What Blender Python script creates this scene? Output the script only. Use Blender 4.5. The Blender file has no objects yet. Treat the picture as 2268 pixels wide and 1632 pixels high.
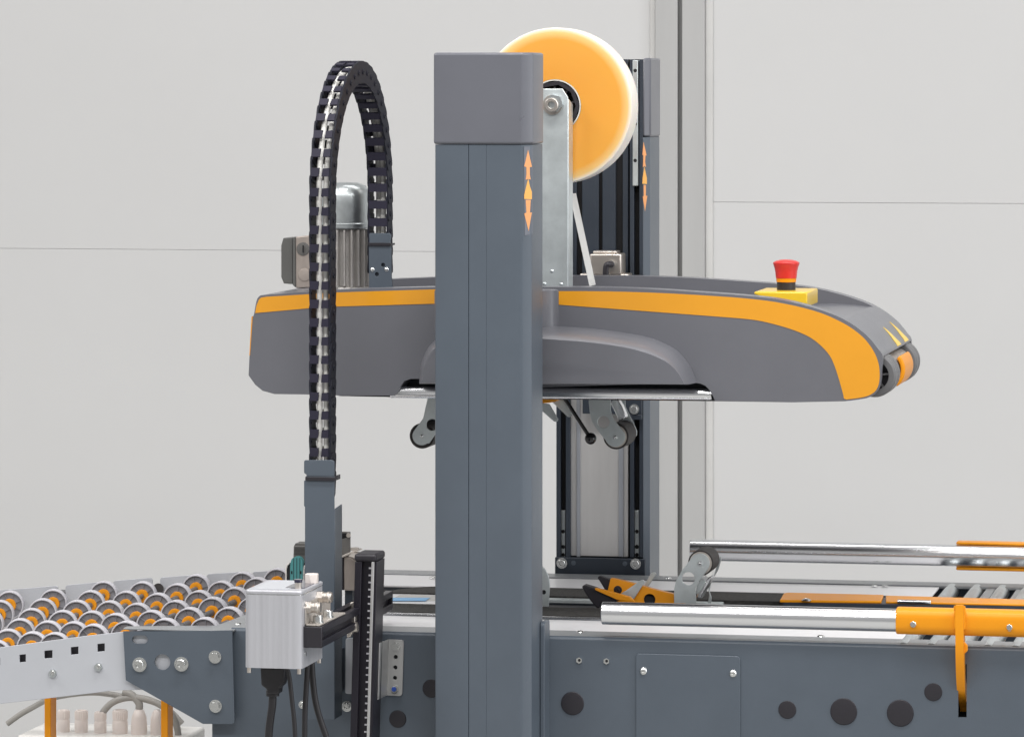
import bpy, bmesh, math, random
from mathutils import Vector, Matrix
from mathutils.bvhtree import BVHTree
random.seed(7)
R = math.radians
scene = bpy.context.scene
col = scene.collection

# ------------------------------------------------------------------ camera
# photo pixels are used in a 2268 x 1632 frame; X runs along the machine, Y away from the camera
FPX, U0, V0 = 9500.0, 1134.0, 192.0
TH = math.atan(1891.0 / FPX)
CAM = Vector((1.168, -5.7, 1.51))
FWD = Vector((-math.sin(TH), math.cos(TH), 0)); RGT = Vector((math.cos(TH), math.sin(TH), 0)); UP = Vector((0, 0, 1))
cam = bpy.data.cameras.new('camera'); camo = bpy.data.objects.new('camera', cam); col.objects.link(camo)
camo.location = CAM; camo.rotation_euler = (R(90), 0, TH)
cam.sensor_width = 36; cam.lens = FPX / 2268 * 36; cam.shift_y = -(816 - V0) / 2268
cam.clip_start = 0.1; cam.clip_end = 100
scene.camera = camo
# ------------------------------------------------------------------ light (indoor: ceiling luminaires and bounced room light)
w = bpy.data.worlds.new('World'); scene.world = w; w.use_nodes = True
w.node_tree.nodes['Background'].inputs[0].default_value = (1, .99, .985, 1)
w.node_tree.nodes['Background'].inputs[1].default_value = 0.36
def lamp(x, y, z, sx, sy, e, rx=0):
    l = bpy.data.lights.new('ceiling_light', 'AREA'); l.shape = 'RECTANGLE'; l.size = sx; l.size_y = sy; l.energy = e
    l.color = (1, .985, .97)
    o = bpy.data.objects.new('ceiling_light', l); col.objects.link(o); o.location = (x, y, z); o.rotation_euler = (rx, 0, 0)
for lx in (-2.6, 0.4, 3.4):
    lamp(lx, -2.9, 3.6, 1.9, .35, 66)
    lamp(lx, -0.7, 3.6, 1.9, .35, 52)
    lamp(lx, 1.1, 3.6, 1.9, .35, 12)
lw = bpy.data.lights.new('side_fill_light', 'AREA'); lw.shape = 'RECTANGLE'; lw.size = 4.5; lw.size_y = 2.2; lw.energy = 125; lw.color = (.93, .96, 1)  # added fill lamp from the right, brightens the column chamfer; no window modelled
lwo = bpy.data.objects.new('side_fill_light', lw); col.objects.link(lwo); lwo.location = (7.5, -1.8, 2.2); lwo.rotation_euler = (0, R(90), 0)
scene.view_settings.view_transform = 'Standard'; scene.view_settings.look = 'None'
scene.view_settings.exposure = 0.0; scene.view_settings.gamma = 1
scene.render.engine = 'CYCLES'

# ------------------------------------------------------------------ pixel helpers
def ray(u, v): return FWD * FPX + RGT * (u - U0) + UP * (V0 - v)
def PY(u, v, y): d = ray(u, v); return CAM + d * ((y - CAM.y) / d.y)
def PX(u, v, x): d = ray(u, v); return CAM + d * ((x - CAM.x) / d.x)
def PZ(u, v, z): d = ray(u, v); return CAM + d * ((z - CAM.z) / d.z)
def PP(u, v, p, n): d = ray(u, v); return CAM + d * ((p - CAM).dot(n) / d.dot(n))
def proj(p):
    q = p - CAM; t = q.dot(FWD); return (U0 + FPX * q.dot(RGT) / t, V0 - FPX * q.z / t)
def pxm(p): return (p - CAM).dot(FWD) / FPX      # metres per pixel at a point
def zm(ox, oy, s):                               # reads of an enlarged crop -> 2268 frame
    return lambda x, y: ((ox + x / s) / 1.1371, (oy + y / s) / 1.1371)

# ------------------------------------------------------------------ materials
def mat(name, c, rough=.5, metal=0, bump=0, bscale=600, var=.06, vscale=9, coat=0, spec=.5, streak=None, rvar=.08, trans=0, sub=0, dirt=0):
    m = bpy.data.materials.new(name); m.use_nodes = True
    nt = m.node_tree; b = nt.nodes['Principled BSDF']
    b.inputs['Roughness'].default_value = rough; b.inputs['Metallic'].default_value = metal
    b.inputs['Specular IOR Level'].default_value = spec
    if coat: b.inputs['Coat Weight'].default_value = coat; b.inputs['Coat Roughness'].default_value = .08
    if trans: b.inputs['Transmission Weight'].default_value = trans
    if sub:
        b.inputs['Subsurface Weight'].default_value = sub; b.inputs['Subsurface Radius'].default_value = (.03, .02, .01); b.inputs['Subsurface Scale'].default_value = .4
    tc = nt.nodes.new('ShaderNodeTexCoord'); mp = nt.nodes.new('ShaderNodeMapping')
    nt.links.new(tc.outputs['Object'], mp.inputs[0])
    if streak: mp.inputs['Scale'].default_value = streak
    n = nt.nodes.new('ShaderNodeTexNoise'); n.inputs['Scale'].default_value = vscale; n.inputs['Detail'].default_value = 6; n.inputs['Roughness'].default_value = .65
    nt.links.new(mp.outputs[0], n.inputs['Vector'])
    r = nt.nodes.new('ShaderNodeValToRGB')
    r.color_ramp.elements[0].position = .3; r.color_ramp.elements[1].position = .72
    r.color_ramp.elements[0].color = tuple(max(0, k * (1 - var)) for k in c) + (1,)
    r.color_ramp.elements[1].color = tuple(min(1, k * (1 + var)) for k in c) + (1,)
    nt.links.new(n.outputs[0], r.inputs[0])
    out = r.outputs[0]
    if dirt:
        n3 = nt.nodes.new('ShaderNodeTexNoise'); n3.inputs['Scale'].default_value = 55; n3.inputs['Detail'].default_value = 8; n3.inputs['Roughness'].default_value = .8
        nt.links.new(tc.outputs['Object'], n3.inputs['Vector'])
        r3 = nt.nodes.new('ShaderNodeValToRGB'); r3.color_ramp.elements[0].position = .62; r3.color_ramp.elements[1].position = .78
        nt.links.new(n3.outputs[0], r3.inputs[0])
        mx = nt.nodes.new('ShaderNodeMix'); mx.data_type = 'RGBA'
        sc = nt.nodes.new('ShaderNodeMath'); sc.operation = 'MULTIPLY'; sc.inputs[1].default_value = dirt
        nt.links.new(r3.outputs[0], sc.inputs[0]); nt.links.new(sc.outputs[0], mx.inputs['Factor'])
        nt.links.new(out, mx.inputs['A']); mx.inputs['B'].default_value = tuple(min(1, k * 1.6 + .03) for k in c) + (1,)
        out = mx.outputs['Result']
    nt.links.new(out, b.inputs['Base Color'])
    mr = nt.nodes.new('ShaderNodeMapRange'); mr.inputs['To Min'].default_value = max(.02, rough - rvar); mr.inputs['To Max'].default_value = min(1, rough + rvar)
    nt.links.new(n.outputs[0], mr.inputs['Value']); nt.links.new(mr.outputs[0], b.inputs['Roughness'])
    if bump:
        n2 = nt.nodes.new('ShaderNodeTexNoise'); n2.inputs['Scale'].default_value = bscale; n2.inputs['Detail'].default_value = 3
        nt.links.new(mp.outputs[0], n2.inputs['Vector'])
        bp = nt.nodes.new('ShaderNodeBump'); bp.inputs['Strength'].default_value = bump; bp.inputs['Distance'].default_value = .0015
        nt.links.new(n2.outputs[0], bp.inputs['Height']); nt.links.new(bp.outputs[0], b.inputs['Normal'])
    return m
M = {}
M['steel'] = mat('anthracite_powder_coat', (.092, .113, .140), .38, bump=.10, bscale=900, var=.05, dirt=.10)
M['dark_steel'] = mat('dark_powder_coat', (.032, .042, .058), .42, bump=.2, bscale=900)
M['plastic'] = mat('grey_moulded_plastic', (.148, .151, .170), .31, bump=.10, bscale=1100, var=.04)
M['cap'] = mat('grey_cap_plastic', (.140, .145, .168), .30, bump=.02, bscale=1000, var=.04)
M['orange'] = mat('orange_gloss_film', (.79, .345, .022), .22, coat=.3, var=.03, rvar=.05)
M['orange_paint'] = mat('orange_paint', (.82, .31, .010), .38, spec=.28, var=.04, bump=.06, bscale=300)
M['orange_plastic'] = mat('orange_plastic', (.86, .33, .012), .35, var=.04)
M['arrow'] = mat('arrow_orange_print', (.83, .36, .13), .4, var=.03)
M['arrow2'] = mat('arrow_amber_print', (.85, .43, .09), .4, var=.03)
M['yellow'] = mat('yellow_plate', (.86, .56, .03), .3, var=.03, coat=.2)
M['yellow_print'] = mat('yellow_print', (.88, .60, .10), .4, var=.03)
M['red'] = mat('red_plastic', (.66, .035, .03), .3, var=.04, coat=.2)
M['zinc'] = mat('zinc_plate', (.62, .66, .67), .34, metal=.92, bump=.12, bscale=120, var=.16, vscale=28, rvar=.12)
M['zinc_soft'] = mat('zinc_sheet', (.63, .68, .69), .40, metal=.6, bump=.06, bscale=200, var=.16, vscale=16, rvar=.12)
M['chrome'] = mat('polished_tube', (.87, .88, .90), .23, metal=1, var=.02, streak=(.1, 3, 3), rvar=.015)
M['alu'] = mat('brushed_aluminium', (.60, .60, .60), .42, metal=.75, bump=.12, bscale=60, var=.07, streak=(14, 14, .4))
M['alu_box'] = mat('anodised_aluminium', (.56, .565, .60), .46, metal=.45, bump=.06, bscale=120, var=.05, streak=(12, 12, .3))
M['nickel'] = mat('nickel_plate', (.66, .61, .56), .40, metal=1, var=.06, vscale=14)
M['warm_alu'] = mat('cast_aluminium', (.50, .46, .42), .5, metal=.35, bump=.4, bscale=260, var=.14, vscale=30)
M['bolt'] = mat('bright_bolt', (.74, .75, .74), .24, metal=1, var=.1, vscale=120)
M['black'] = mat('black_plastic', (.022, .020, .026), .45, bump=.1, bscale=700, var=.1)
M['chain'] = mat('chain_nylon', (.017, .018, .027), .55, spec=.18, var=.08)
M['chain_bar'] = mat('chain_crossbar_nylon', (.025, .023, .041), .55, spec=.3, var=.08)
M['black_gloss'] = mat('black_gloss', (.012, .011, .013), .14, var=.1, coat=.4)
M['anod'] = mat('black_anodised', (.020, .018, .026), .36, metal=.3, var=.12)
M['hole'] = mat('dark_recess', (.008, .008, .01), .8, var=.1)
M['rubber'] = mat('rubber', (.040, .035, .034), .62, bump=.3, bscale=500, var=.15, vscale=40)
M['belt'] = mat('woven_belt', (.040, .038, .036), .85, bump=1.0, bscale=330, var=.75, vscale=150, streak=(1, 2.2, 2.2))
M['white_plate'] = mat('white_coated_plate', (.78, .775, .79), .32, bump=.03, var=.025, vscale=5)
M['flange'] = mat('grey_flange', (.28, .292, .305), .36, bump=.15, bscale=900, var=.04, metal=.2)
M['rail_grey'] = mat('light_grey_coat', (.50, .515, .55), .40, bump=.1, bscale=900, var=.03)
M['tyre'] = mat('pale_wheel_rim', (.60, .59, .635), .42, var=.04, vscale=40)
M['wheel_web'] = mat('grey_wheel_web', (.25, .25, .275), .45, var=.06, vscale=60)
M['spacer'] = mat('grey_spacer', (.15, .15, .155), .5, var=.08)
M['teal'] = mat('teal_plastic', (.075, .27, .275), .42, var=.06)
M['cable_white'] = mat('white_cable', (.82, .81, .78), .42, var=.05)
M['cable_grey'] = mat('grey_cable', (.33, .32, .30), .45, var=.08)
M['cable_black'] = mat('black_cable', (.020, .019, .022), .42, var=.1)
M['gland'] = mat('pale_pink_plastic', (.82, .75, .71), .36, var=.04)
M['motor'] = mat('motor_casting', (.46, .44, .42), .5, metal=.35, bump=.5, bscale=240, var=.1, vscale=30)
M['bronze'] = mat('bronze_box', (.46, .40, .36), .40, metal=.5, bump=.25, bscale=160, var=.12, vscale=26, streak=(3, 3, .6))
M['dark_box'] = mat('dark_cover', (.115, .115, .11), .5, bump=.25, bscale=600, var=.06)
M['grey_mid'] = mat('mid_grey_plastic', (.13, .125, .12), .5, bump=.2, bscale=500, var=.08)
M['blue'] = mat('blue_sticker', (.17, .46, .80), .4, var=.04)
M['bluecap'] = mat('blue_bolt_end', (.03, .09, .45), .4, var=.1)
M['blue_insert'] = mat('pale_grey_sticker', (.55, .54, .52), .5, var=.03)
M['screen'] = mat('navy_screen', (.035, .035, .065), .16, coat=.5, var=.2)
M['sheet'] = mat('grey_cover_sheet', (.55, .545, .54), .42, metal=.25, var=.07, vscale=6, streak=(6, 6, .6), bump=.05, bscale=300)
M['sheet_band'] = mat('grey_blue_band', (.36, .38, .42), .42, metal=.25, var=.05)
M['wall'] = mat('white_wall_panel', (.70, .70, .698), .5, var=.018, vscale=1.3, bump=.05, bscale=160)
M['joint'] = mat('wall_joint', (.67, .67, .67), .6)
M['post_wall'] = mat('wall_cover_profile', (.52, .52, .515), .5, var=.04, vscale=3, streak=(4, 4, .4))
M['post_joint'] = mat('wall_cover_joint', (.25, .25, .25), .6)
M['post_white'] = mat('wall_cover_white', (.70, .695, .68), .5)
M['floor'] = mat('grey_floor', (.36, .36, .35), .55, var=.08, vscale=3)
M['tape_web'] = mat('clear_tape', (.66, .66, .64), .3, var=.04)
M['core'] = mat('card_core', (.72, .70, .66), .7)
M['label_film'] = mat('clear_label_film', (.125, .135, .165), .34, coat=0, var=.02)
# tape wound on a roll: amber where the light passes many layers, paler at the outer turns
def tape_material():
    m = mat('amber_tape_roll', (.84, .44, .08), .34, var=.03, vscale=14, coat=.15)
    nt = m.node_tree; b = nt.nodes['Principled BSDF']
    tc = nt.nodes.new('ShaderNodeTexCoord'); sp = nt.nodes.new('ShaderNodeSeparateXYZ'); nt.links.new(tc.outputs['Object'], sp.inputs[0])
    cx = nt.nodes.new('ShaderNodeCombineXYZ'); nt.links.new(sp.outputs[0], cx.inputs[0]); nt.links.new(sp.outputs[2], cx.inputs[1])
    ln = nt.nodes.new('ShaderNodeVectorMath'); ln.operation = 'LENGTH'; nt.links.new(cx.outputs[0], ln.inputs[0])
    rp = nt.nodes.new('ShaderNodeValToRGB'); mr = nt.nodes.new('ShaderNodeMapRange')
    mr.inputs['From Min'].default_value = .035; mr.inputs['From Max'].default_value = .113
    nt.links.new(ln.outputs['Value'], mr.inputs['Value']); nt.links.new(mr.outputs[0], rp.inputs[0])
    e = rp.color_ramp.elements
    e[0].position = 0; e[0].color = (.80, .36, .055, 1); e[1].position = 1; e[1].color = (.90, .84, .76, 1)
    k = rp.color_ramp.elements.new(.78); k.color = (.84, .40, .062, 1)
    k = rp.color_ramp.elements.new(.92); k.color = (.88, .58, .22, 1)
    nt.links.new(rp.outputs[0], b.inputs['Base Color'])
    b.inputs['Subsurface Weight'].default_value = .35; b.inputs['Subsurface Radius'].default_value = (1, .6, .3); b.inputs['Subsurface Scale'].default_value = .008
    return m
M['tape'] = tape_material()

# ------------------------------------------------------------------ object helpers
WM = {}
def setp(o, parent):
    if parent is not None:
        o.parent = parent; o.matrix_parent_inverse = WM[parent.name].inverted()
def mesh_of(bm, name, smooth=35):
    bmesh.ops.recalc_face_normals(bm, faces=bm.faces)
    me = bpy.data.meshes.new(name); bm.to_mesh(me); bm.free()
    if smooth:
        me.shade_smooth(); me.set_sharp_from_angle(angle=R(smooth))
    return me
def obj(name, bm, m, parent=None, bevel=0, smooth=35, mw=None, seg=2):
    me = bm if isinstance(bm, bpy.types.Mesh) else mesh_of(bm, name, smooth)
    if not me.materials: me.materials.append(M[m] if isinstance(m, str) else m)
    o = bpy.data.objects.new(name, me); col.objects.link(o)
    mw = mw or Matrix.Identity(4)
    o.matrix_world = mw; WM[o.name] = mw
    if parent is not None:
        setp(o, parent); o.matrix_basis = mw
    if bevel:
        b = o.modifiers.new('bevel', 'BEVEL'); b.width = bevel; b.segments = seg; b.limit_method = 'ANGLE'; b.angle_limit = R(38); b.harden_normals = False
    return o
def tag(o, label, cat=None, group=None, kind=None):
    o['label'] = label
    if cat: o['category'] = cat
    if group: o['group'] = group
    if kind: o['kind'] = kind
    return o
def thing(name, label, cat, loc=(0, 0, 0), group=None):
    o = bpy.data.objects.new(name, None); col.objects.link(o); o.location = loc; o.empty_display_size = .05
    WM[o.name] = Matrix.Translation(Vector(loc))
    return tag(o, label, cat, group)
def new(): return bmesh.new()
def abox(bm, x0, x1, y0, y1, z0, z1):
    vs = [bm.verts.new((x, y, z)) for x in (x0, x1) for y in (y0, y1) for z in (z0, z1)]
    for f in ((0, 1, 3, 2), (4, 6, 7, 5), (0, 4, 5, 1), (2, 3, 7, 6), (0, 2, 6, 4), (1, 5, 7, 3)): bm.faces.new([vs[i] for i in f])
    return bm
def box(*a): return abox(new(), *a)
def aprism(bm, pts, d):
    """closed polygon (3D points) swept by vector d"""
    d = Vector(d); a = [bm.verts.new(p) for p in pts]; b = [bm.verts.new(Vector(p) + d) for p in pts]
    n = len(pts); bm.faces.new(a); bm.faces.new(b[::-1])
    for i in range(n): bm.faces.new((a[i], b[i], b[(i + 1) % n], a[(i + 1) % n]))
    return bm
def prism(pts, d): return aprism(new(), pts, d)
def circ(c, r, ax, n=24, r2=None, a0=0):
    c = Vector(c); ax = Vector(ax).normalized(); t = Vector((0, 0, 1)) if abs(ax.z) < .9 else Vector((1, 0, 0))
    e1 = ax.cross(t).normalized(); e2 = ax.cross(e1)
    return [c + e1 * (r * math.cos(a0 + 2 * math.pi * i / n)) + e2 * ((r2 or r) * math.sin(a0 + 2 * math.pi * i / n)) for i in range(n)]
def acyl(bm, p0, p1, r, n=24, r1=None):
    p0 = Vector(p0); p1 = Vector(p1); ax = p1 - p0
    a = [bm.verts.new(p) for p in circ(p0, r, ax, n)]; b = [bm.verts.new(p) for p in circ(p1, r if r1 is None else r1, ax, n)]
    bm.faces.new(a); bm.faces.new(b[::-1])
    for i in range(n): bm.faces.new((a[i], b[i], b[(i + 1) % n], a[(i + 1) % n]))
    return bm
def cyl(*a, **k): return acyl(new(), *a, **k)
def alathe(bm, prof, p0, ax, n=32, closed=False):
    """profile [(radius, height along axis)]"""
    p0 = Vector(p0); ax = Vector(ax).normalized(); rings = []
    for r, h in prof:
        rings.append([bm.verts.new(p0 + ax * h)] if r < 1e-6 else [bm.verts.new(p) for p in circ(p0 + ax * h, r, ax, n)])
    pairs = list(zip(rings[:-1], rings[1:])) + ([(rings[-1], rings[0])] if closed else [])
    for A, B in pairs:
        for i in range(n):
            j = (i + 1) % n
            if len(A) == 1 and len(B) == 1: continue
            if len(A) == 1: bm.faces.new((A[0], B[i], B[j]))
            elif len(B) == 1: bm.faces.new((A[i], B[0], A[j]))
            else: bm.faces.new((A[i], B[i], B[j], A[j]))
    return bm
def lathe(*a, **k): return alathe(new(), *a, **k)
def spline(pts, n=8):
    pts = [Vector(p) for p in pts]; out = []
    for i in range(len(pts) - 1):
        p0 = pts[max(i - 1, 0)]; p1 = pts[i]; p2 = pts[i + 1]; p3 = pts[min(i + 2, len(pts) - 1)]
        for k in range(n):
            t = k / n
            out.append(.5 * ((2 * p1) + (p2 - p0) * t + (2 * p0 - 5 * p1 + 4 * p2 - p3) * t * t + (3 * p1 - p0 - 3 * p2 + p3) * t ** 3))
    out.append(pts[-1]); return out
def atube(bm, path, r, n=12):
    path = [Vector(p) for p in path]; prev = None; nrm = None
    for i, p in enumerate(path):
        t = (path[min(i + 1, len(path) - 1)] - path[max(i - 1, 0)]).normalized()
        if nrm is None: nrm = t.orthogonal().normalized()
        else: nrm = (nrm - t * nrm.dot(t)).normalized()
        bi = t.cross(nrm)
        ring = [bm.verts.new(p + (nrm * math.cos(2 * math.pi * k / n) + bi * math.sin(2 * math.pi * k / n)) * r) for k in range(n)]
        if prev:
            for k in range(n): bm.faces.new((prev[k], ring[k], ring[(k + 1) % n], prev[(k + 1) % n]))
        else: bm.faces.new(ring[::-1])
        prev = ring
    bm.faces.new(prev); return bm
def tube(*a, **k): return atube(new(), *a, **k)
def plate(outer, holes, d):
    """planar plate with through holes, swept by d"""
    bm = new(); es = []
    for loop in [outer] + holes:
        vs = [bm.verts.new(p) for p in loop]
        for i in range(len(vs)): es.append(bm.edges.new((vs[i], vs[(i + 1) % len(vs)])))
    bmesh.ops.triangle_fill(bm, use_beauty=True, use_dissolve=False, edges=es)
    g = bmesh.ops.extrude_face_region(bm, geom=bm.faces[:])
    bmesh.ops.translate(bm, vec=Vector(d), verts=[e for e in g['geom'] if isinstance(e, bmesh.types.BMVert)])
    return bm
def pix(pts, y, f=None): return [PY(*(f(*p) if f else p), y) for p in pts]
def roundpoly(pts, r, n=5):
    """fillet polygon corners (list of Vectors); r: number or list"""
    out = []; N = len(pts)
    for i, p in enumerate(pts):
        rr = r[i] if isinstance(r, (list, tuple)) else r
        a = pts[i - 1] - p; b = pts[(i + 1) % N] - p
        if rr <= 0: out.append(p); continue
        ang = a.angle(b); k = min(rr / math.tan(ang / 2), a.length * .49, b.length * .49)
        A = p + a.normalized() * k; B = p + b.normalized() * k
        for j in range(n + 1):
            t = j / n; out.append(A * (1 - t) ** 2 + p * 2 * t * (1 - t) + B * t * t)
    return out
def rect(u0, v0, u1, v1, y):   # box outline from pixel corners on plane Y
    a = PY(u0, v0, y); b = PY(u1, v1, y); return a.x, b.x, b.z, a.z      # x0 x1 z0 z1
def pbox(u0, v0, u1, v1, y0, y1):
    x0, x1, z0, z1 = rect(u0, v0, u1, v1, y0); return box(x0, x1, y0, y1, z0, z1)
def rrect(x0, x1, z0, z1, y, r, n=4):
    return roundpoly([Vector((x0, y, z0)), Vector((x1, y, z0)), Vector((x1, y, z1)), Vector((x0, y, z1))], r, n)

# shared bolt meshes: axis along -Y (towards the camera), base at origin, unit = 1 m radius 1
def bolt_mesh(kind):
    bm = new()
    if kind == 'hex':
        acyl(bm, (0, 0, 0), (0, -.22, 0), 1.25, 24); acyl(bm, (0, -.2, 0), (0, -.85, 0), 1.0, 6); acyl(bm, (0, -.84, 0), (0, -.90, 0), .88, 24, .84)
    elif kind == 'socket':
        acyl(bm, (0, 0, 0), (0, -.2, 0), 1.3, 24)
        alathe(bm, [(0, .55), (.42, .55), (.5, 1.05), (.82, 1.05), (.92, .95), (.92, .15)], (0, 0, 0), (0, -1, 0), 20)
    elif kind == 'dome':
        alathe(bm, [(0, .18), (.22, .18), (.3, .42), (.62, .34), (.92, .12), (1, 0)], (0, 0, 0), (0, -1, 0), 20)
    elif kind == 'nut':
        acyl(bm, (0, 0, 0), (0, -.55, 0), 1.0, 6)
    elif kind == 'hole':
        acyl(bm, (0, 0, 0), (0, -.02, 0), 1.0, 20)
    elif kind == 'plug':
        alathe(bm, [(0, .1), (.8, .095), (.95, .07), (1, 0)], (0, 0, 0), (0, -1, 0), 32)
    return mesh_of(bm, kind)
BM = {}
def bolt(kind, u, v, y, rpx, parent, m='bolt', name='bolt', rot=0):
    """a fastener on a surface facing the camera at plane Y, centre at a pixel"""
    key = kind + m
    if key not in BM:
        BM[key] = bolt_mesh(kind); BM[key].materials.append(M[m])
    p = PY(u, v, y); r = rpx * pxm(p)
    return obj(name, BM[key], m, parent, mw=Matrix.Translation(p) @ Matrix.Rotation(rot, 4, 'Y') @ Matrix.Scale(r, 4))

# ================================================================== SETTING
YW = 2.6
fl = obj('floor', box(-8, 10, -9, YW + .4, -.05, 0), 'floor'); tag(fl, 'grey floor under the machine', kind='structure')
wall = obj('wall', box(-8, 10, YW + .0025, YW + .3, -.02, 4.2), 'joint'); tag(wall, 'white panelled wall behind the machine', kind='structure')
def zw(u, v): return PY(u, v, YW)
xa, xb = zw(1440, 0).x, zw(1580, 0).x
zl = zw(300, 552.5).z; zr = zw(1900, 449.5).z
g = .0003
for (x0, x1, z0, z1) in ((-8, xa, .0, zl - g), (-8, xa, zl + g, 4.2), (xb, 10, .0, zr - g), (xb, 10, zr + g, 4.2)):
    obj('panel', box(x0, x1, YW, YW + .0022, z0, z1), 'wall', wall, bevel=.0004)
def strip(u0, u1, m, y0, y1): obj('cover_profile', box(zw(u0, 0).x, zw(u1, 0).x, YW + y0, YW + y1, 0, 4.2), m, wall, bevel=.002)
strip(1440, 1453, 'post_white', -.006, .0022); strip(1453, 1503.2, 'post_wall', -.016, .0022)
strip(1503.2, 1512.8, 'post_joint', -.004, .0022); strip(1512.8, 1563.1, 'post_wall', -.016, .0022); strip(1563.1, 1580, 'post_white', -.006, .0022)

# ================================================================== MACHINE BED
ZB = .75
def YB(v, u=900, z=ZB): return PZ(u, v, z).y
YN = YB(1406.5); YF = YB(1267.5)
XL = PZ(500, 1402, ZB).x; XR = PY(2600, 1400, YN).x
bed = thing('conveyor_bed', 'long anthracite box sealer bed with white top plates and black drive belts', 'conveyor bed', (0, (YN + YF) / 2, 0))
# near side panel, with the slot for the orange guide arm
zb0 = .46
slot = [PY(2122, 1470, YN), PY(2141, 1470, YN), PY(2141, 1588, YN), PY(2122, 1588, YN)]
XLP = PY(470, 1500, YN).x
so = [Vector((XLP, YN, zb0)), Vector((XR, YN, zb0)), Vector((XR, YN, ZB)), Vector((XL, YN, ZB)), Vector((XL, YN, ZB - .03)), Vector((XLP, YN, ZB - .03))]
obj('side_panel', plate(so, [slot], (0, .004, 0)), 'steel', bed)
# rounded fold along the panel top, then the flange
obj('panel_fold', tube([Vector((XL, YN + .0062, ZB - .0018)), Vector((XR, YN + .0062, ZB - .0018))], .006, 16), 'steel', bed)
obj('top_flange', box(XL, XR, YN + .006, YB(1392), ZB - .004, ZB + .0035), 'flange', bed, bevel=.0012)
obj('side_panel', box(XL, XR, YF, YF + .004, zb0, ZB - .002), 'steel', bed, bevel=.0005)
obj('top_flange', box(XL, XR, YB(1275), YF + .004, ZB - .001, ZB + .0035), 'flange', bed, bevel=.0012)
# inner bottom of the bed so that gaps look into darkness
obj('belly_pan', box(XL, XR, YN + .01, YF - .004, zb0, zb0 + .004), 'dark_steel', bed)
for lx in (XL + .12, XR - .2):
    for ly in (YN + .03, YF - .04): obj('leg', box(lx - .03, lx + .03, ly - .025, ly + .03, 0, zb0 + .003), 'steel', bed, bevel=.003)
xpl = PZ(640, 1380, ZB).x; xpr = PZ(1998, 1418, ZB).x; xpr2 = PZ(2085, 1297, ZB).x
y1, y2, y3, y4, y5, y6 = YB(1391), YB(1367), YB(1336, z=ZB + .007), YB(1312, z=ZB + .004), YB(1293.5, z=ZB + .004), YB(1276)
# near and rear cover plates, the rounded right end of the belt slot cut out of them
obj('cover_plate', box(xpl, xpr, y1, y2, ZB - .001, ZB + .002), 'white_plate', bed, bevel=.0008)
obj('cover_plate', box(xpl, xpr2, y5 + .001, y6, ZB - .001, ZB + .002), 'white_plate', bed, bevel=.0008)
xcl = PZ(1010, 1322, ZB).x
obj('cover_plate', box(xpl, xcl + .03, y3 + .002, y4 - .001, ZB - .001, ZB + .002), 'white_plate', bed, bevel=.0008)
stx0, stx1 = PZ(868, 1326, ZB + .0025).x, PZ(955, 1326, ZB + .0025).x
obj('sticker', box(stx0, stx1 + .02, YB(1332), YB(1320), ZB + .002, ZB + .0025), 'blue_insert', bed)
s2 = [PZ(u, v, ZB + .003) for u, v in ((866, 1330), (943, 1330), (952, 1323.5), (866, 1323.5))]
obj('sticker', prism(s2, (0, 0, .0004)), 'blue', bed)
# belts (woven, slightly ragged)
def belt(xs, xe, ya, yb, z, rs, re):
    pts = [Vector((xs, ya, z)), Vector((xe, ya, z)), Vector((xe, yb, z)), Vector((xs, yb, z))]
    bm = new(); top = []; n = 220
    prof = []
    for i in range(n + 1):
        x = xs + (xe - xs) * i / n
        jy = .0009 * (random.random() - .5)
        ea = 0
        fb = 0
        if x - xs < rs: t = (x - xs) / rs; fb = (1 - math.sqrt(max(0, 1 - (1 - t) ** 2))) * (yb - ya) * .96
        if xe - x < re: t = (xe - x) / re; fb = max(fb, (1 - math.sqrt(max(0, 1 - (1 - t) ** 2))) * (yb - ya) * .9)
        prof.append((x, ya + jy, yb - fb + jy))
    rows = []
    for x, a, b in prof:
        rows.append([bm.verts.new((x, a, z - .006)), bm.verts.new((x, a, z)), bm.verts.new((x, b, z)), bm.verts.new((x, b, z - .006))])
    for A, B in zip(rows[:-1], rows[1:]):
        for k in range(3): bm.faces.new((A[k], B[k], B[k + 1], A[k + 1]))
    return bm
xbl = PZ(862, 1345, ZB).x
obj('drive_belt', belt(xbl - .06, PZ(1900, 1368, ZB).x, y2 + .008, y3, ZB + .007, .01, .06), 'belt', bed)
obj('drive_belt', belt(PZ(868, 1312, ZB).x, PZ(2065, 1322, ZB).x, y4, y5, ZB + .004, .12, .08), 'belt', bed)
obj('edge_strip', tube([Vector((xpl, y2 + .0035, ZB + .0028)), Vector((PZ(1905, 1384, ZB).x, y2 + .0035, ZB + .0028))], .0034, 10), 'chrome', bed)
obj('edge_strip', box(xcl + .031, PZ(1610, 1330, ZB).x, y4 - .020, y4 - .003, ZB - .004, ZB + .002), 'zinc_soft', bed, bevel=.001)
obj('centre_channel', box(xcl + .031, PZ(1900, 1330, ZB).x, y3 + .002, y4 - .021, ZB - .014, ZB - .006), 'black', bed)
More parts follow.
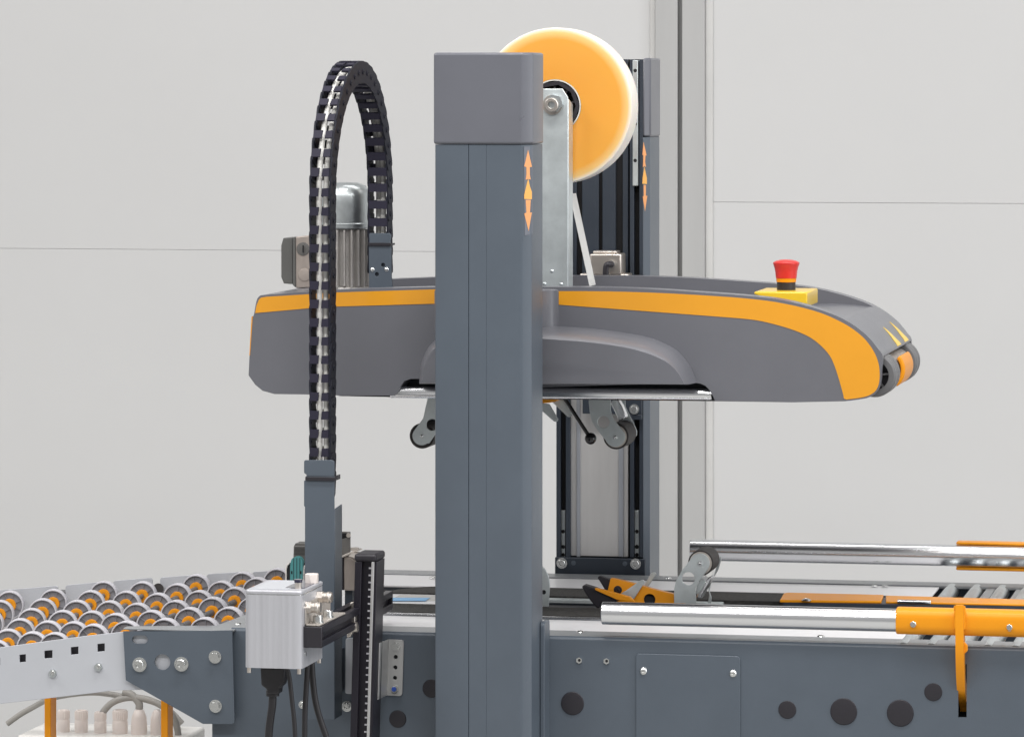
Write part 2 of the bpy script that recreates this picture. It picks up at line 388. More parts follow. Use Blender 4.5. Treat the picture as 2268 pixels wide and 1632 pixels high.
# rollers at the outlet end
def roller(u, parent, z=ZB - .006, r=.0108):
    p = PZ(u, 1416, z); bm = new()
    acyl(bm, (p.x, YN + .022, z), (p.x, YF - .022, z), r, 28)
    o = obj('roller', bm, 'zinc', parent)
    obj('end_cap', lathe([(.0, .002), (.005, .002), (.0055, .0), (r - .003, .0), (r - .002, .0018)], (p.x, YN + .0214, z), (0, -1, 0), 24), 'black', o)
for u in (2020, 2082, 2145, 2207, 2268, 2330): roller(u, bed)
for u0, u1 in ((2102, 2124), (2176, 2190)):
    pa, pb = PZ(u0, 1414, ZB), PZ(u1, 1414, ZB)
    obj('gap_plate', box(pa.x, pb.x, YN + .024, YF - .024, ZB - .004, ZB + .001), 'flange', bed, bevel=.0006)
# flange screws
SC = bolt_mesh('dome')
SC.materials.append(M['bolt'])
for u, v in ((1285, 1432 - 33), (1818, 1409), (1937, 1298), (1480, 1281), (1830 + 130, 1298), (958, 1279)):
    p = PZ(u, v, ZB + .0036); obj('screw', SC, 'bolt', bed, mw=Matrix.Translation(p) @ Matrix.Rotation(R(-90), 4, 'X') @ Matrix.Scale(.0055, 4))
# plugs, rivet nuts, access cover on the near panel
for u, v, r in ((1743.7, 1571, 20), (1868.7, 1575, 30), (1994, 1578.5, 30), (2067, 1532, 20), (1268, 1557, 26), (955.7, 1524, 20.5), (880.8, 1591.4, 19.5)):
    bolt('plug', u, v, YN - .0002, r, bed, 'black', 'hole_plug')
for u, v in ((1283, 1461.6), (1343.5, 1463.3)):
    n_ = bolt('nut', u, v, YN, 7, bed, 'bolt', 'rivet_nut', R(30)); bolt('hole', u, v, YN - .0026, 3.2, n_, 'hole', 'bore')
x0, x1, z0, z1 = rect(1409, 1446, 1639.5, 1760, YN)
cov = obj('access_cover', prism(rrect(x0, x1, z0, z1, YN - .0025, .006), (0, .0023, 0)), 'steel', bed, bevel=.0007)
for u, v in ((1424.3, 1485.8), (1623, 1491)): bolt('dome', u, v, YN - .0025, 8.6, cov, 'bolt', 'screw')
obj('slot_back', pbox(2112, 1460, 2150, 1600, YN + .05, YN + .052), 'hole', bed)
# weld tabs beside the column
for v0, v1 in ((1426, 1470), (1552, 1600)):
    obj('tab', prism([PY(1204, v0, YN - .006), PY(1213.5, v0 + 5, YN - .006), PY(1214.5, v1 - 12, YN - .006), PY(1212, v1, YN - .006), PY(1204, v1 - 2, YN - .006)], (0, .0058, 0)), 'steel', bed, bevel=.0018)

# ================================================================== NEAR COLUMN
ZT = PY(1050, 117, 0).z; ZC = PY(1050, 321, 0).z
def column_xs(y):
    xl = PY(963, 600, y).x; xf = PY(1156.7, 600, y).x
    lo, hi = 0, .05
    for _ in range(40):
        c = (lo + hi) / 2
        if proj(Vector((xf + c, y + c, 1)))[0] < 1179.4: lo = c
        else: hi = c
    return xl, xf, c
xl, xf, cc = column_xs(0)
yd = PX(1201.5, 600, xf + cc).y
colm = thing('lift_column', 'tall anthracite column in front of the sealing head', 'column', ((xl + xf) / 2, yd / 2, 0))
def colprof(z, grow=0, grooves=True):
    gx = [PY(1038, 600, 0).x, PY(1077, 600, 0).x]
    p = [Vector((xl - grow, yd, z)), Vector((xl - grow, .003 - grow, z)), Vector((xl + .001 - grow, .0008 - grow, z)), Vector((xl + .003, -grow, z))]
    if grooves:
        for x, wd, dp in ((gx[0], .0006, .0016), (gx[1], .0005, .0005)):
            p += [Vector((x - wd, 0, z)), Vector((x, dp, z)), Vector((x + wd, 0, z))]
    p += [Vector((xf - .004, -grow, z)), Vector((xf - .0012, .0004 - grow, z)), Vector((xf + .0012, .0018 - grow, z))]
    p += [Vector((xf + cc - .001 + grow, cc - .0018, z)), Vector((xf + cc + grow, cc + .002, z)), Vector((xf + cc + grow, yd, z))]
    return p
obj('column_body', prism(colprof(zb0), (0, 0, ZC - zb0)), 'steel', colm, smooth=28)
cap = prism(colprof(ZC + .0006, .0016, False), (0, 0, ZT - ZC - .0006))
co = obj('cap', cap, 'cap', colm, bevel=.004, smooth=20, seg=3); co.modifiers['bevel'].angle_limit = R(70)
# mounting plate and side weld
p0 = PX(1203.5, 1380, xf + cc + .004)
obj('mounting_plate', prism(roundpoly([Vector((xf + cc + .0005, yd - .02, zb0 + .02)), Vector((xf + cc + .0005, yd + .02, zb0 + .02)), Vector((xf + cc + .0005, yd + .02, PY(1205, 1374, yd).z)), Vector((xf + cc + .0005, yd - .02, PY(1205, 1374, yd).z))], .008), (.006, 0, 0)), 'steel', colm, bevel=.001)
# arrow label on the chamfer
z3 = zm(1080, 50, 2.72)
nch = Vector((1, -1, 0)).normalized(); pch = Vector((xf + cc / 2, cc / 2, 1)) + nch * .0004
def chpts(pts, off=0, p=pch): return [PP(*z3(x, y), p + nch * off, nch) for x, y in pts]
lab = obj('label_film', prism(chpts([(652, 870), (710, 868), (710, 1468), (656, 1478)]), nch * -.0003), 'label_film', colm)
for pts, m in (([(680, 893), (707, 1008), (692, 1010), (692, 1060), (698, 1096), (681, 1090), (664, 1096), (669, 1060), (669, 1010), (654, 1005)], 'arrow'),
               ([(681, 1088), (692, 1140), (706, 1180), (706, 1230), (654, 1228), (654, 1200), (668, 1140)], 'arrow2'),
               ([(664, 1234), (698, 1234), (693, 1322), (706, 1320), (684, 1448), (654, 1328), (669, 1322)], 'arrow')):
    obj('arrow', prism(chpts(pts, .0003), nch * -.00025), m, lab)

# ================================================================== REAR COLUMN
YRC = YF + .022
rc = thing('lift_column', 'rear anthracite column behind the tape roll with light grey cover sheet below the head', 'column', (PY(1335, 600, YRC).x, YRC + .05, 0))
def rbox(u0, u1, v0, v1, y0, y1, m, name, par=rc, bevel=.0006):
    x0, x1, z0, z1 = rect(u0, v0, u1, v1, YRC + y0); return obj(name, box(x0, x1, YRC + y0, YRC + y1, z0, z1), m, par, bevel=bevel)
vt, vb = 132, 1300
xr0, xr1 = PY(1232, 600, YRC + .016).x, PY(1439, 600, YRC + .02).x
zrt = PY(1335, 129, YRC).z; zrb = zb0
obj('column_body', box(xr0 + .001, PY(1422, 600, YRC).x + .010, YRC + .0164, YRC + .10, zrb, zrt - .004), 'dark_steel', rc)
for u0, u1, nm in ((1232, 1241.5, 'front_lip'), (1253, 1263, 'front_lip'), (1395, 1404, 'front_lip'), (1416, 1424, 'front_lip')):
    rbox(u0, u1, vt, 1234, 0, .016, 'dark_steel', nm)
for u0, u1 in ((1241.7, 1252.8), (1404.2, 1415.8), (1392, 1394.8)): rbox(u0, u1, vt, 1234, .014, .0162, 'hole', 'slot_back', bevel=0)
rbox(1263.2, 1391.5, 640, 1233, .008, .0115, 'sheet', 'cover_sheet')
for u0, u1 in ((1277, 1285), (1370, 1381)): rbox(u0, u1, 640, 1233, .0065, .0078, 'sheet_band', 'sheet_band', bevel=.0005)
rbox(1391.6, 1394.8, 640, 1233, .013, .0138, 'hole', 'slot_back', bevel=0)
for u0, u1 in ((1264, 1277), (1289, 1326), (1334, 1363.5), (1379, 1391.5)): rbox(u0, u1, vt, 638, .006, .0135, 'dark_steel', 'ribbed_panel', bevel=.001)
rbox(1264, 1391, vt, 638, .0138, .0142, 'hole', 'slot_back', bevel=0)
# right chamfer of the column and its cap
A = PY(1424, 600, YRC); ch = PY(1424, 600, YRC).x; cw = .0096
def rch(z0, z1, m, nm, gr=0, bev=.0006):
    pts = [Vector((A.x + .0002, YRC - gr, z0)), Vector((A.x + cw + gr, YRC + cw * .9, z0)), Vector((A.x + cw + gr, YRC + .10, z0)), Vector((A.x + .0002, YRC + .10, z0))]
    return obj(nm, prism(pts, (0, 0, z1 - z0)), m, rc, bevel=bev)
zcap = PY(1424, 304.5, YRC).z
rch(zrb, zcap, 'steel', 'column_side'); rch(zcap + .0006, zrt, 'cap', 'cap', .0015, .003)
# linear rail strips with holes
def railstrip(u0, u1, v0, v1, holes, y=.009):
    o = rbox(u0, u1, v0, v1, y, .0155, 'zinc_soft', 'rail_strip', bevel=.0008)
    for hv, rr in holes: bolt('hole', (u0 + u1) / 2, hv, YRC + y - .0001, rr, o, 'hole', 'hole')
railstrip(1401, 1412.5, 134, 412, ((157, 4), (275, 4), (356, 4)), -.0035)
railstrip(1242.5, 1252, 1130, 1233, ((1176.6, 4.2), (1210.5, 4.4), (1228, 4.0)))
railstrip(1405.5, 1415.5, 1130, 1233, ((1176.6, 4.2), (1210.5, 4.6), (1228, 4.2)))
fb = rbox(1229, 1428.5, 1233.5, 1282, -.006, -.0002, 'dark_steel', 'foot_bracket', bevel=.001)
for u, v in ((1244.6, 1246.5), (1408, 1248)): bolt('socket', u, v, YRC - .006, 9.2, fb, 'bolt')
for u, v in ((1270, 1246.5), (1384, 1248)): bolt('plug', u, v, YRC - .006, 5.4, fb, 'steel', 'hole_plug')
ub = rbox(1290, 1421, 860, 918, -.012, -.004, 'dark_steel', 'carriage_plate', bevel=.001)
rbox(1394, 1421, 918, 930, -.012, -.004, 'dark_steel', 'carriage_plate', bevel=.001)
bolt('socket', 1405, 906, YRC - .012, 8.6, ub, 'bolt')
# arrow label on the rear column
nr = Vector((1, -1 / .9, 0)).normalized(); pr = Vector((A.x + cw / 2, YRC + cw * .45, 1)) + nr * .0005
for pts, m in (([(1471, 838), (1492, 930), (1484, 932), (1482, 975), (1488, 1010), (1477, 1002), (1467, 1012), (1470, 930), (1464, 925)], 'arrow'),
               ([(1477, 1006), (1494, 1085), (1494, 1126), (1463, 1124), (1465, 1085)], 'arrow2'),
               ([(1472, 1132), (1487, 1132), (1487, 1205), (1497, 1207), (1481, 1312), (1466, 1212), (1473, 1205)], 'arrow')):
    obj('arrow', prism([PP(*z3(x, y), pr, nr) for x, y in pts], nr * -.0004), m, rc)

# ================================================================== SEALING HEAD
YH0, YH1 = .235, .625
z8 = zm(1360, 640, 2.268); z2 = zm(600, 500, 3.264)
top = [z2(130, 950), z2(148, 850), z2(170, 806), z2(215, 792), z2(400, 779), z2(815, 752), z2(1610, 728)] + [z8(*p) for p in ((100, 188), (350, 190), (600, 198), (800, 210), (1000, 224), (1150, 235), (1300, 250), (1400, 266), (1500, 289), (1600, 318), (1700, 355), (1780, 398), (1850, 450), (1895, 495), (1930, 540), (1957, 582))]
nose = [z8(*p) for p in ((1951, 665), (1949, 715), (1938, 762), (1915, 796), (1878, 818), (1820, 830), (1740, 840))]
botm = [z8(1450, 846), z8(1000, 838)]
notch = [z8(985, 806), z8(968, 776), z8(945, 752), z8(915, 739), z8(880, 735), z8(600, 742), z8(20, 760)]
lft = [z2(1510, 1482), z2(1420, 1482), z2(1365, 1500), z2(1335, 1545), z2(1310, 1600), z2(1285, 1620), z2(815, 1618), z2(560, 1610), z2(300, 1607), z2(200, 1580), z2(140, 1530), z2(100, 1475), z2(85, 1452), z2(92, 1300), z2(112, 1000)]
outline = top + nose + botm + notch + lft
op = [PY(u, v, YH0) for u, v in outline]
head = thing('sealing_head', 'grey moulded tape sealing head with orange stripe spanning between the columns', 'sealing head', (PY(1250, 880, .4).x, .42, PY(1250, 880, .4).z))
def boolean(a_me, cutters):
    o = bpy.data.objects.new('tmp', a_me); col.objects.link(o)
    tmp = [o]
    for c in cutters:
        co = bpy.data.objects.new('tmpc', c); col.objects.link(co); tmp.append(co)
        m = o.modifiers.new('b', 'BOOLEAN'); m.operation = 'DIFFERENCE'; m.object = co; m.solver = 'EXACT'
    dg = bpy.context.evaluated_depsgraph_get(); dg.update()
    me = bpy.data.meshes.new_from_object(o.evaluated_get(dg))
    for t in tmp: bpy.data.objects.remove(t)
    return me
# smooth the outline before extruding
dense = []
tp = spline([PY(u, v, YH0) for u, v in top + nose], 4)
dense = tp + [PY(u, v, YH0) for u, v in botm + notch + lft]
shell_me = mesh_of(prism(dense, (0, YH1 - YH0, 0)), 'shell', 0)
# tray recess in the top, following the top line
rec_top = [p for p in spline([PY(u, v, YH0) for u, v in top], 4) if PY(640, 0, YH0).x < p.x < PY(1858, 0, YH0).x]
xd0, xd1 = PY(1690, 0, YH0).x, PY(1858, 0, YH0).x
cut1 = [p + Vector((0, .034, -.030 + .026 * min(1, max(0, (p.x - xd0) / (xd1 - xd0))))) for p in rec_top]
cut1 = cut1 + [cut1[-1] + Vector((.010, 0, .0)), cut1[-1] + Vector((.020, 0, .004)), cut1[-1] + Vector((.026, 0, .03)), Vector((cut1[-1].x + .026, cut1[0].y, cut1[0].z + .2)), Vector((cut1[0].x, cut1[0].y, cut1[0].z + .2))]
cm1 = mesh_of(prism(cut1, (0, YH1 - YH0 - .068, 0)), 'c1', 0)
# wheel well in the nose
wl = [z8(1880, 602), z8(1962, 583), z8(2100, 566), z8(2100, 900), z8(1800, 900), z8(1760, 760), z8(1800, 640)]
cm2 = mesh_of(prism([PY(u, v, YH0 + .012) for u, v in wl], (0, YH1 - YH0 - .024, 0)), 'c2', 0)
shell_me = boolean(shell_me, [cm1, cm2])
shell_me.materials.clear(); shell_me.materials.append(M['plastic'])
shell_me.shade_smooth(); shell_me.set_sharp_from_angle(angle=R(30))
shell = obj('shell', shell_me, 'plastic', head, bevel=.006, seg=3)
shell.modifiers['bevel'].angle_limit = R(50)
bvh = BVHTree.FromPolygons([v.co for v in shell_me.vertices], [list(p.vertices) for p in shell_me.polygons])
def onshell(u, v, off):
    d = ray(u, v).normalized(); h = bvh.ray_cast(CAM, d)
    return (h[0] - d * 0 + (h[1] if h[1].dot(d) < 0 else -h[1]) * off) if h[0] else None
# lip of the top cover that overhangs the nose wheels
lip0, lip1 = PY(*z8(1948, 618), YH0), PY(*z8(1925, 553), YH0)
# orange stripes: film on the front face
def film(pts, y=YH0 - .0005, nm='stripe', m='orange'):
    return obj(nm, prism([PY(u, v, y) for u, v in pts], (0, .0004, 0)), m, head)
outer = [z8(*p) for p in ((107, 212), (240, 212), (420, 214), (600, 219), (800, 228), (1000, 240), (1150, 251), (1300, 267), (1400, 284), (1500, 306), (1600, 335), (1680, 368), (1765, 413), (1840, 470), (1885, 522), (1915, 572), (1934, 625), (1940, 680), (1938, 725), (1928, 762), (1908, 789), (1875, 808), (1830, 820), (1750, 830))]
inner = [z8(*p) for p in ((1736, 824), (1730, 795), (1716, 745), (1700, 690), (1680, 632), (1655, 580), (1610, 528), (1550, 480), (1480, 446), (1400, 418), (1300, 391), (1200, 373), (1000, 356), (800, 341), (600, 326), (400, 311), (250, 300), (107, 289))]
film([p[:2] for p in (lambda L: [tuple(x)[:2] for x in L])(spline([(a, b, 0) for a, b in outer], 3))] + [p[:2] for p in (lambda L: [tuple(x)[:2] for x in L])(spline([(a, b, 0) for a, b in inner], 3))])
film([z2(*p) for p in ((138, 942), (150, 880), (170, 832), (186, 815), (230, 808), (400, 798), (815, 772), (1610, 747), (1700, 745), (1700, 862), (1610, 865), (815, 888), (565, 904))])
obj('end_stripe', prism([PY(*z2(*p), YH0 - .0004) for p in ((109, 970), (119, 968), (97, 1290), (91, 1290))], (0, .06, 0)), 'orange', head)
# bulge round the near column
bo = [z2(1512, 1515), z2(1516, 1420), z2(1522, 1345), z2(1560, 1240), z2(1620, 1165), z2(1750, 1120)] + [z8(*p) for p in ((-90, 405), (100, 412), (300, 425), (500, 452), (620, 475), (700, 505), (780, 548), (845, 620), (880, 690), (896, 733))]
bi = [z2(1512, 1515), z2(1523, 1430), z2(1538, 1365), z2(1580, 1275), z2(1640, 1215), z2(1760, 1180)] + [z8(*p) for p in ((-90, 482), (100, 490), (300, 506), (480, 532), (580, 556), (660, 585), (725, 618), (775, 662), (808, 712), (822, 743))]
so_ = spline([(a, b, 0) for a, b in bo], 4); si_ = spline([(a, b, 0) for a, b in bi], 4)
bm = new(); rings = []
YBU = YH0 - .075
for k, (t, y) in enumerate(((0, YH0 + .002), (.0, YH0), (.10, YH0 - .014), (.22, YH0 - .032), (.40, YH0 - .05), (.62, YH0 - .064), (.85, YH0 - .072), (1.0, YBU))):
    ring = []
    for a, b in zip(so_, si_):
        pa = PY(a.x, a.y, YH0); pb = PY(b.x, b.y, YBU); q = pa.lerp(pb, t); q.y = y; ring.append(bm.verts.new(q))
    rings.append(ring)
for Aq, Bq in zip(rings[:-1], rings[1:]):
    for i in range(len(Aq) - 1): bm.faces.new((Aq[i], Aq[i + 1], Bq[i + 1], Bq[i]))
bm.faces.new(rings[-1])
for i in range(len(rings) - 1):
    pass
bm.faces.new([r[0] for r in rings] + [r[-1] for r in rings[::-1]])
obj('column_housing', bm, 'plastic', head, smooth=50)
# neck between the housing and the top edge
xn0, xn1, xn2 = PY(1238, 680, YH0).x, PY(1196, 680, YH0).x, PY(985, 680, YH0).x
nkp = [Vector((xn0 + .002, YH0 + .004, 0)), Vector((xn0, YH0, 0))]
for k in range(1, 13):
    t = k / 12; nkp.append(Vector((xn0 + (xn1 - xn0) * math.sin(t * math.pi / 2), YH0 - .07 * (1 - math.cos(t * math.pi / 2)), 0)))
nkp += [Vector((xn2, YH0 - .07, 0)), Vector((xn2, YH0 + .004, 0))]
znk0, znk1 = PY(1220, 735, YH0).z, PY(1220, 640, YH0).z
obj('neck', prism([p + Vector((0, 0, znk0)) for p in nkp], (0, 0, znk1 - znk0)), 'plastic', head, bevel=.006, seg=3, smooth=60)
# guide rod and dark underside strip
yr = YH0 + .011
obj('guide_rod', tube([PY(866, 868, yr), PY(1577, 874, yr)], .0085, 20), 'chrome', head)
obj('notch_liner', prism([PY(u, v, YH0 + .045) for u, v in ((855, 832), (1590, 838), (1590, 880), (855, 868))], (0, .002, 0)), 'dark_steel', head)
obj('under_strip', prism([PY(u, v, YH0 + .008) for u, v in ((748, 877), (875, 879.5), (1205, 884), (1585, 888.5), (1760, 891), (1760, 886), (1585, 882), (1205, 878.5), (875, 873))], (0, .3, 0)), 'black', head, bevel=.0005)
# yellow triangles on the cover
lip_end = PY(*z8(1957, 582), YH0)
cov_path = [p for p in tp if p.z >= lip_end.z - 1e-5][::-1]
def cover_at(sd):
    for a, b in zip(cov_path[:-1], cov_path[1:]):
        L_ = (b - a).length
        if sd <= L_:
            d = (b - a).normalized(); return a.lerp(b, sd / L_), Vector((d.z, 0, -d.x))
        sd -= L_
for yb, yt, s0, s1 in ((.455, .440, .002, .036), (.558, .543, .002, .039)):
    bm = new(); prev = None
    for k in range(9):
        t = k / 8; p, n_ = cover_at(s0 + (s1 - s0) * t)
        if n_.z < 0: n_ = -n_
        hw = .023 * (1 - t) + .0002; yc0 = yb + (yt - yb) * t
        cur = [bm.verts.new(Vector((p.x, yc0 + sg_ * hw, p.z)) + n_ * hgt) for hgt in (.0002, .0009) for sg_ in (-1, 1)]
        if prev:
            for a, b in ((0, 1), (1, 3), (3, 2), (2, 0)): bm.faces.new((prev[a], prev[b], cur[b], cur[a]))
        else: bm.faces.new((cur[0], cur[1], cur[3], cur[2]))
        prev = cur
    bm.faces.new((prev[2], prev[3], prev[1], prev[0]))
    obj('triangle_mark', bm, 'yellow_print', head)
# nose wheels
wc = PY(1937, 831, YH0 + .03)
def nose_wheel(y0, y1, r, m, nm):
    prof = [(r - .010, 0), (r - .003, 0), (r, .003), (r, (y1 - y0) * .45), (r - .0012, (y1 - y0) * .5), (r, (y1 - y0) * .55), (r, y1 - y0 - .003), (r - .003, y1 - y0), (r - .010, y1 - y0)]
    return obj(nm, lathe(prof, (wc.x, y0, wc.z), (0, 1, 0), 40, closed=True), m, head)
RW = .0305
w1 = nose_wheel(YH0 + .024, YH0 + .084, RW, 'spacer', 'nose_wheel')
obj('wheel_web', cyl((wc.x, YH0 + .036, wc.z), (wc.x, YH0 + .04, wc.z), RW - .008, 32), 'black', w1)
bm = new()
for k in range(6):
    a = k * math.pi / 3 + .12; d = Vector((math.cos(a), 0, math.sin(a))); e = Vector((-d.z, 0, d.x)) * .0012
    p = Vector((wc.x, YH0 + .028, wc.z)); aprism(bm, [p + d * .008 + e, p + d * (RW - .008) + e, p + d * (RW - .008) - e, p + d * .008 - e], (0, .009, 0))
obj('wheel_spokes', bm, 'spacer', w1)
obj('wheel_hub', cyl((wc.x, YH0 + .027, wc.z), (wc.x, YH0 + .05, wc.z), .010, 24), 'spacer', w1)
w2 = nose_wheel(YH1 - .078, YH1 - .03, RW, 'spacer', 'nose_wheel')
obj('wheel_axle', cyl((wc.x, YH0 + .02, wc.z), (wc.x, YH1 - .02, wc.z), .006, 16), 'bolt', head)
bm = new()
arc = [(math.cos(R(a)), math.sin(R(a))) for a in range(-54, 43, 8)]
po = [Vector((wc.x + c * (RW - .0005), YH0 + .15, wc.z + s * (RW - .0005))) for c, s in arc]; pi_ = [Vector((wc.x + c * (RW - .007), YH0 + .15, wc.z + s * (RW - .007))) for c, s in arc]
aprism(bm, po + pi_[::-1], (0, .115, 0))
obj('orange_guard', bm, 'orange_paint', head, bevel=.002)
obj('inner_roller', cyl((wc.x, YH0 + .09, wc.z), (wc.x, YH1 - .08, wc.z), RW - .009, 32), 'warm_alu', head)

# ================================================================== EMERGENCY STOP
YE0, YE1 = .365, .485
e0, e1 = PY(1670, 646, YE0), PY(1788, 646, YE0)
ze = e0.z
es = thing('emergency_stop_button', 'red mushroom emergency stop button on a yellow bracket on top of the sealing head', 'stop button', ((e0.x + e1.x) / 2, (YE0 + YE1) / 2, ze))
def bracket():
    pts = [Vector((e0.x, YE0, ze)), Vector((e1.x, YE0, ze)), Vector((e1.x, YE0, PY(1788, 659, YE0).z - .014)), Vector((e0.x + .04, YE0, ze - .02)), Vector((e0.x, YE0, ze - .004))]
    return prism(pts, (0, YE1 - YE0, 0))
obj('bracket', bracket(), 'yellow', es, bevel=.0025)
yc = .425; bc = PY(1741.5, 640, yc); sc_ = pxm(bc); bx = bc.x
def H(v): return PY(1741.5, v, yc).z - ze
obj('collar', lathe([(0, -.001), (20.6 * sc_, -.001), (20.6 * sc_, H(624.5)), (0, H(624.5))], (bx, yc, ze), (0, 0, 1), 40), 'black', es)
obj('ring', lathe([(0, H(624.5)), (21.6 * sc_, H(624.5)), (22.4 * sc_, H(616.5)), (0, H(616.5))], (bx, yc, ze), (0, 0, 1), 40), 'orange_paint', es)
hz = [(0, H(616)), (22.8 * sc_, H(616)), (23.4 * sc_, H(612)), (24.6 * sc_, H(601)), (26.6 * sc_, H(592)), (28.6 * sc_, H(586)), (29.4 * sc_, H(583.5)), (29.0 * sc_, H(581.5)), (27 * sc_, H(579.8)), (22 * sc_, H(577.6)), (14 * sc_, H(575.6)), (6 * sc_, H(574.8)), (0, H(574.6))]
obj('button', lathe(hz, (bx, yc, ze), (0, 0, 1), 48), 'red', es)

# ================================================================== TAPE ROLL AND ARM
YT0, YT1 = .412, .468
tc_ = PY(1229, 235, YT0)
roll = thing('tape_roll', 'large amber roll of packing tape with white outer turns', 'tape roll', (tc_.x, (YT0 + YT1) / 2, tc_.z - .113))
RO, RI = .1135, .0385
tw = YT1 - YT0
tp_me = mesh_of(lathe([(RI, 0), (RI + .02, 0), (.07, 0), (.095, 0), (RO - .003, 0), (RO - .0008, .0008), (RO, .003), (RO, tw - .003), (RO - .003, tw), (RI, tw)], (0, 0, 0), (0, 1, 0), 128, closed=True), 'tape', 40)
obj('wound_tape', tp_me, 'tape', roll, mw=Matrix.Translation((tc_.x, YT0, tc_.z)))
obj('core', lathe([(RI - .002, -.001), (RI - .0003, -.001), (RI - .0003, tw + .001), (RI - .002, tw + .001)], (tc_.x, YT0, tc_.z), (0, 1, 0), 64, closed=True), 'core', roll)
b_ = PY(1313, 640, .45); a_ = Vector((tc_.x + .045, .45, tc_.z - .104))
web = []
tapestrip = [PY(1262, 430, YT0 + .004), PY(1306, 634, YT0 + .004)]
d_ = (tapestrip[1] - tapestrip[0]).normalized(); nn = Vector((d_.z, 0, -d_.x))
obj('tape_tail', prism([tapestrip[0], tapestrip[1], tapestrip[1] + nn * .0004, tapestrip[0] + nn * .0004], (0, .05, 0)), 'tape_web', roll)
arm = thing('roll_holder', 'zinc plated upright arm that carries the tape roll', 'arm', (PY(1230, 632, .36).x, .38, PY(1230, 632, .36).z))
YA = .372
ap = [PY(u, v, YA) for u, v in ((1175, 197), (1246, 197), (1258, 216), (1258, 652), (1175, 652))]
obj('arm_plate', prism(roundpoly(ap, [.002, .002, .004, .002, .002]), (0, .003, 0)), 'zinc_soft', arm, bevel=.001)
xa_ = ap[2].x
obj('arm_flange', prism([Vector((xa_ - .002, YA + .0004, ap[2].z - .002)), Vector((xa_ - .002, YA + .034, ap[2].z - .01)), Vector((xa_ - .002, YA + .034, ap[3].z)), Vector((xa_ - .002, YA + .0004, ap[3].z))], (.003, 0, 0)), 'zinc_soft', arm, bevel=.001)
ab = bolt('socket', 1224, 233, YA, 17, arm, 'nickel', 'axle_bolt')
bolt('nut', 1229, 229, YA - .0002, 20, arm, 'zinc', 'axle_nut', R(12))
for u, v in ((1222.5, 601), (1243, 630), (1206, 629)): bolt('dome', u, v, YA, 4.2, arm, 'zinc', 'rivet')
# spoked hub inside the core
hub = obj('hub', lathe([(.0368, .004), (.0310, .004), (.0310, .05), (.0368, .05)], (tc_.x, YT0 - .006, tc_.z), (0, 1, 0), 9, closed=True), 'black', arm, smooth=20)
bm = new()
for k in range(9):
    a = k * math.pi * 2 / 9 + .2; d = Vector((math.cos(a), 0, math.sin(a))); e = Vector((-d.z, 0, d.x)) * .0014; p = Vector((tc_.x, YT0 + .001, tc_.z))
    aprism(bm, [p + d * .008 + e, p + d * .030 + e, p + d * .030 - e, p + d * .008 - e], (0, .035, 0))
acyl(bm, (tc_.x, YT0 - .01, tc_.z), (tc_.x, YT0 + .05, tc_.z), .0095, 24)
obj('hub_spokes', bm, 'black', hub)
obj('hub_disc', cyl((tc_.x, YT0 + .034, tc_.z), (tc_.x, YT0 + .038, tc_.z), .0325, 32), 'black', hub)

# ================================================================== MOTOR
YM = .45
mc = PY(764, 640, YM); sm = pxm(mc)
mo = thing('electric_motor', 'cast finned electric motor with zinc dome on the sealing head', 'motor', tuple(mc))
def MZ(v): return PY(764, v, YM).z
rd = 58 * sm
obj('fan_cover', lathe([(0, MZ(403.5)), (rd * .55, MZ(405)), (rd * .78, MZ(411)), (rd * .93, MZ(421)), (rd * .985, MZ(434)), (rd, MZ(450)), (rd, MZ(505)), (rd * .9, MZ(505)), (0, MZ(503))], (mc.x, YM, 0), (0, 0, 1), 56), 'zinc', mo)
obj('cover_band', lathe([(rd + .0001, MZ(493)), (rd + .001, MZ(494.5)), (rd + .001, MZ(503)), (rd + .0001, MZ(504.5))], (mc.x, YM, 0), (0, 0, 1), 56), 'zinc', mo)
body = obj('motor_body', cyl((mc.x, YM, MZ(660)), (mc.x, YM, MZ(506)), rd * .80, 40), 'motor', mo)
for k in range(22):
    a = k * 2 * math.pi / 22 + .07; d = Vector((math.cos(a), math.sin(a), 0)); e = Vector((-d.y, d.x, 0))
    p = Vector((mc.x, YM, MZ(508))); zlow = MZ(632 if k % 2 else 638) - p.z
    f = prism([p + d * rd * .78 + e * .0024, p + d * rd * 1.02 + e * .0012, p + d * rd * 1.02 - e * .0012, p + d * rd * .78 - e * .0024], (0, 0, zlow))
    obj('fin', f, 'motor', body, bevel=.0004)
obj('motor_foot', lathe([(0, MZ(660)), (rd * 1.04, MZ(660)), (rd * 1.04, MZ(640)), (rd * .96, MZ(634)), (0, MZ(634))], (mc.x, YM, 0), (0, 0, 1), 40), 'motor', mo, bevel=.001)
z10 = zm(700, 560, 7.56)
tb = obj('terminal_box', prism(roundpoly([PY(*z10(*p), YM - .03) for p in ((335, 280), (760, 230), (760, 1240), (340, 1255))], .002), (0, .06, 0)), 'bronze', mo, bevel=.0015)
obj('box_cover', prism(roundpoly([PY(*z10(*p), YM - .03) for p in ((282, 300), (332, 282), (336, 1250), (282, 1190))], .001), (0, .055, 0)), 'dark_box', mo, bevel=.001)
obj('box_cover', prism(roundpoly([PY(*z10(*p), YM - .028) for p in ((60, 445), (100, 300), (278, 290), (278, 1180), (110, 1165), (60, 1040))], .0015), (0, .05, 0)), 'dark_box', mo, bevel=.0025)
pg = bolt('plug', *z10(478, 510), YM - .0302, 15, tb, 'grey_mid', 'cable_plug')
q = PY(*z10(478, 510), YM - .0335); obj('slot', box(q.x - .0009, q.x + .0009, q.y, q.y + .001, q.z - .0055, q.z + .0055), 'hole', pg)
bolt('plug', *z10(505, 1000), YM - .0302, 14.5, tb, 'bronze', 'cable_plug')

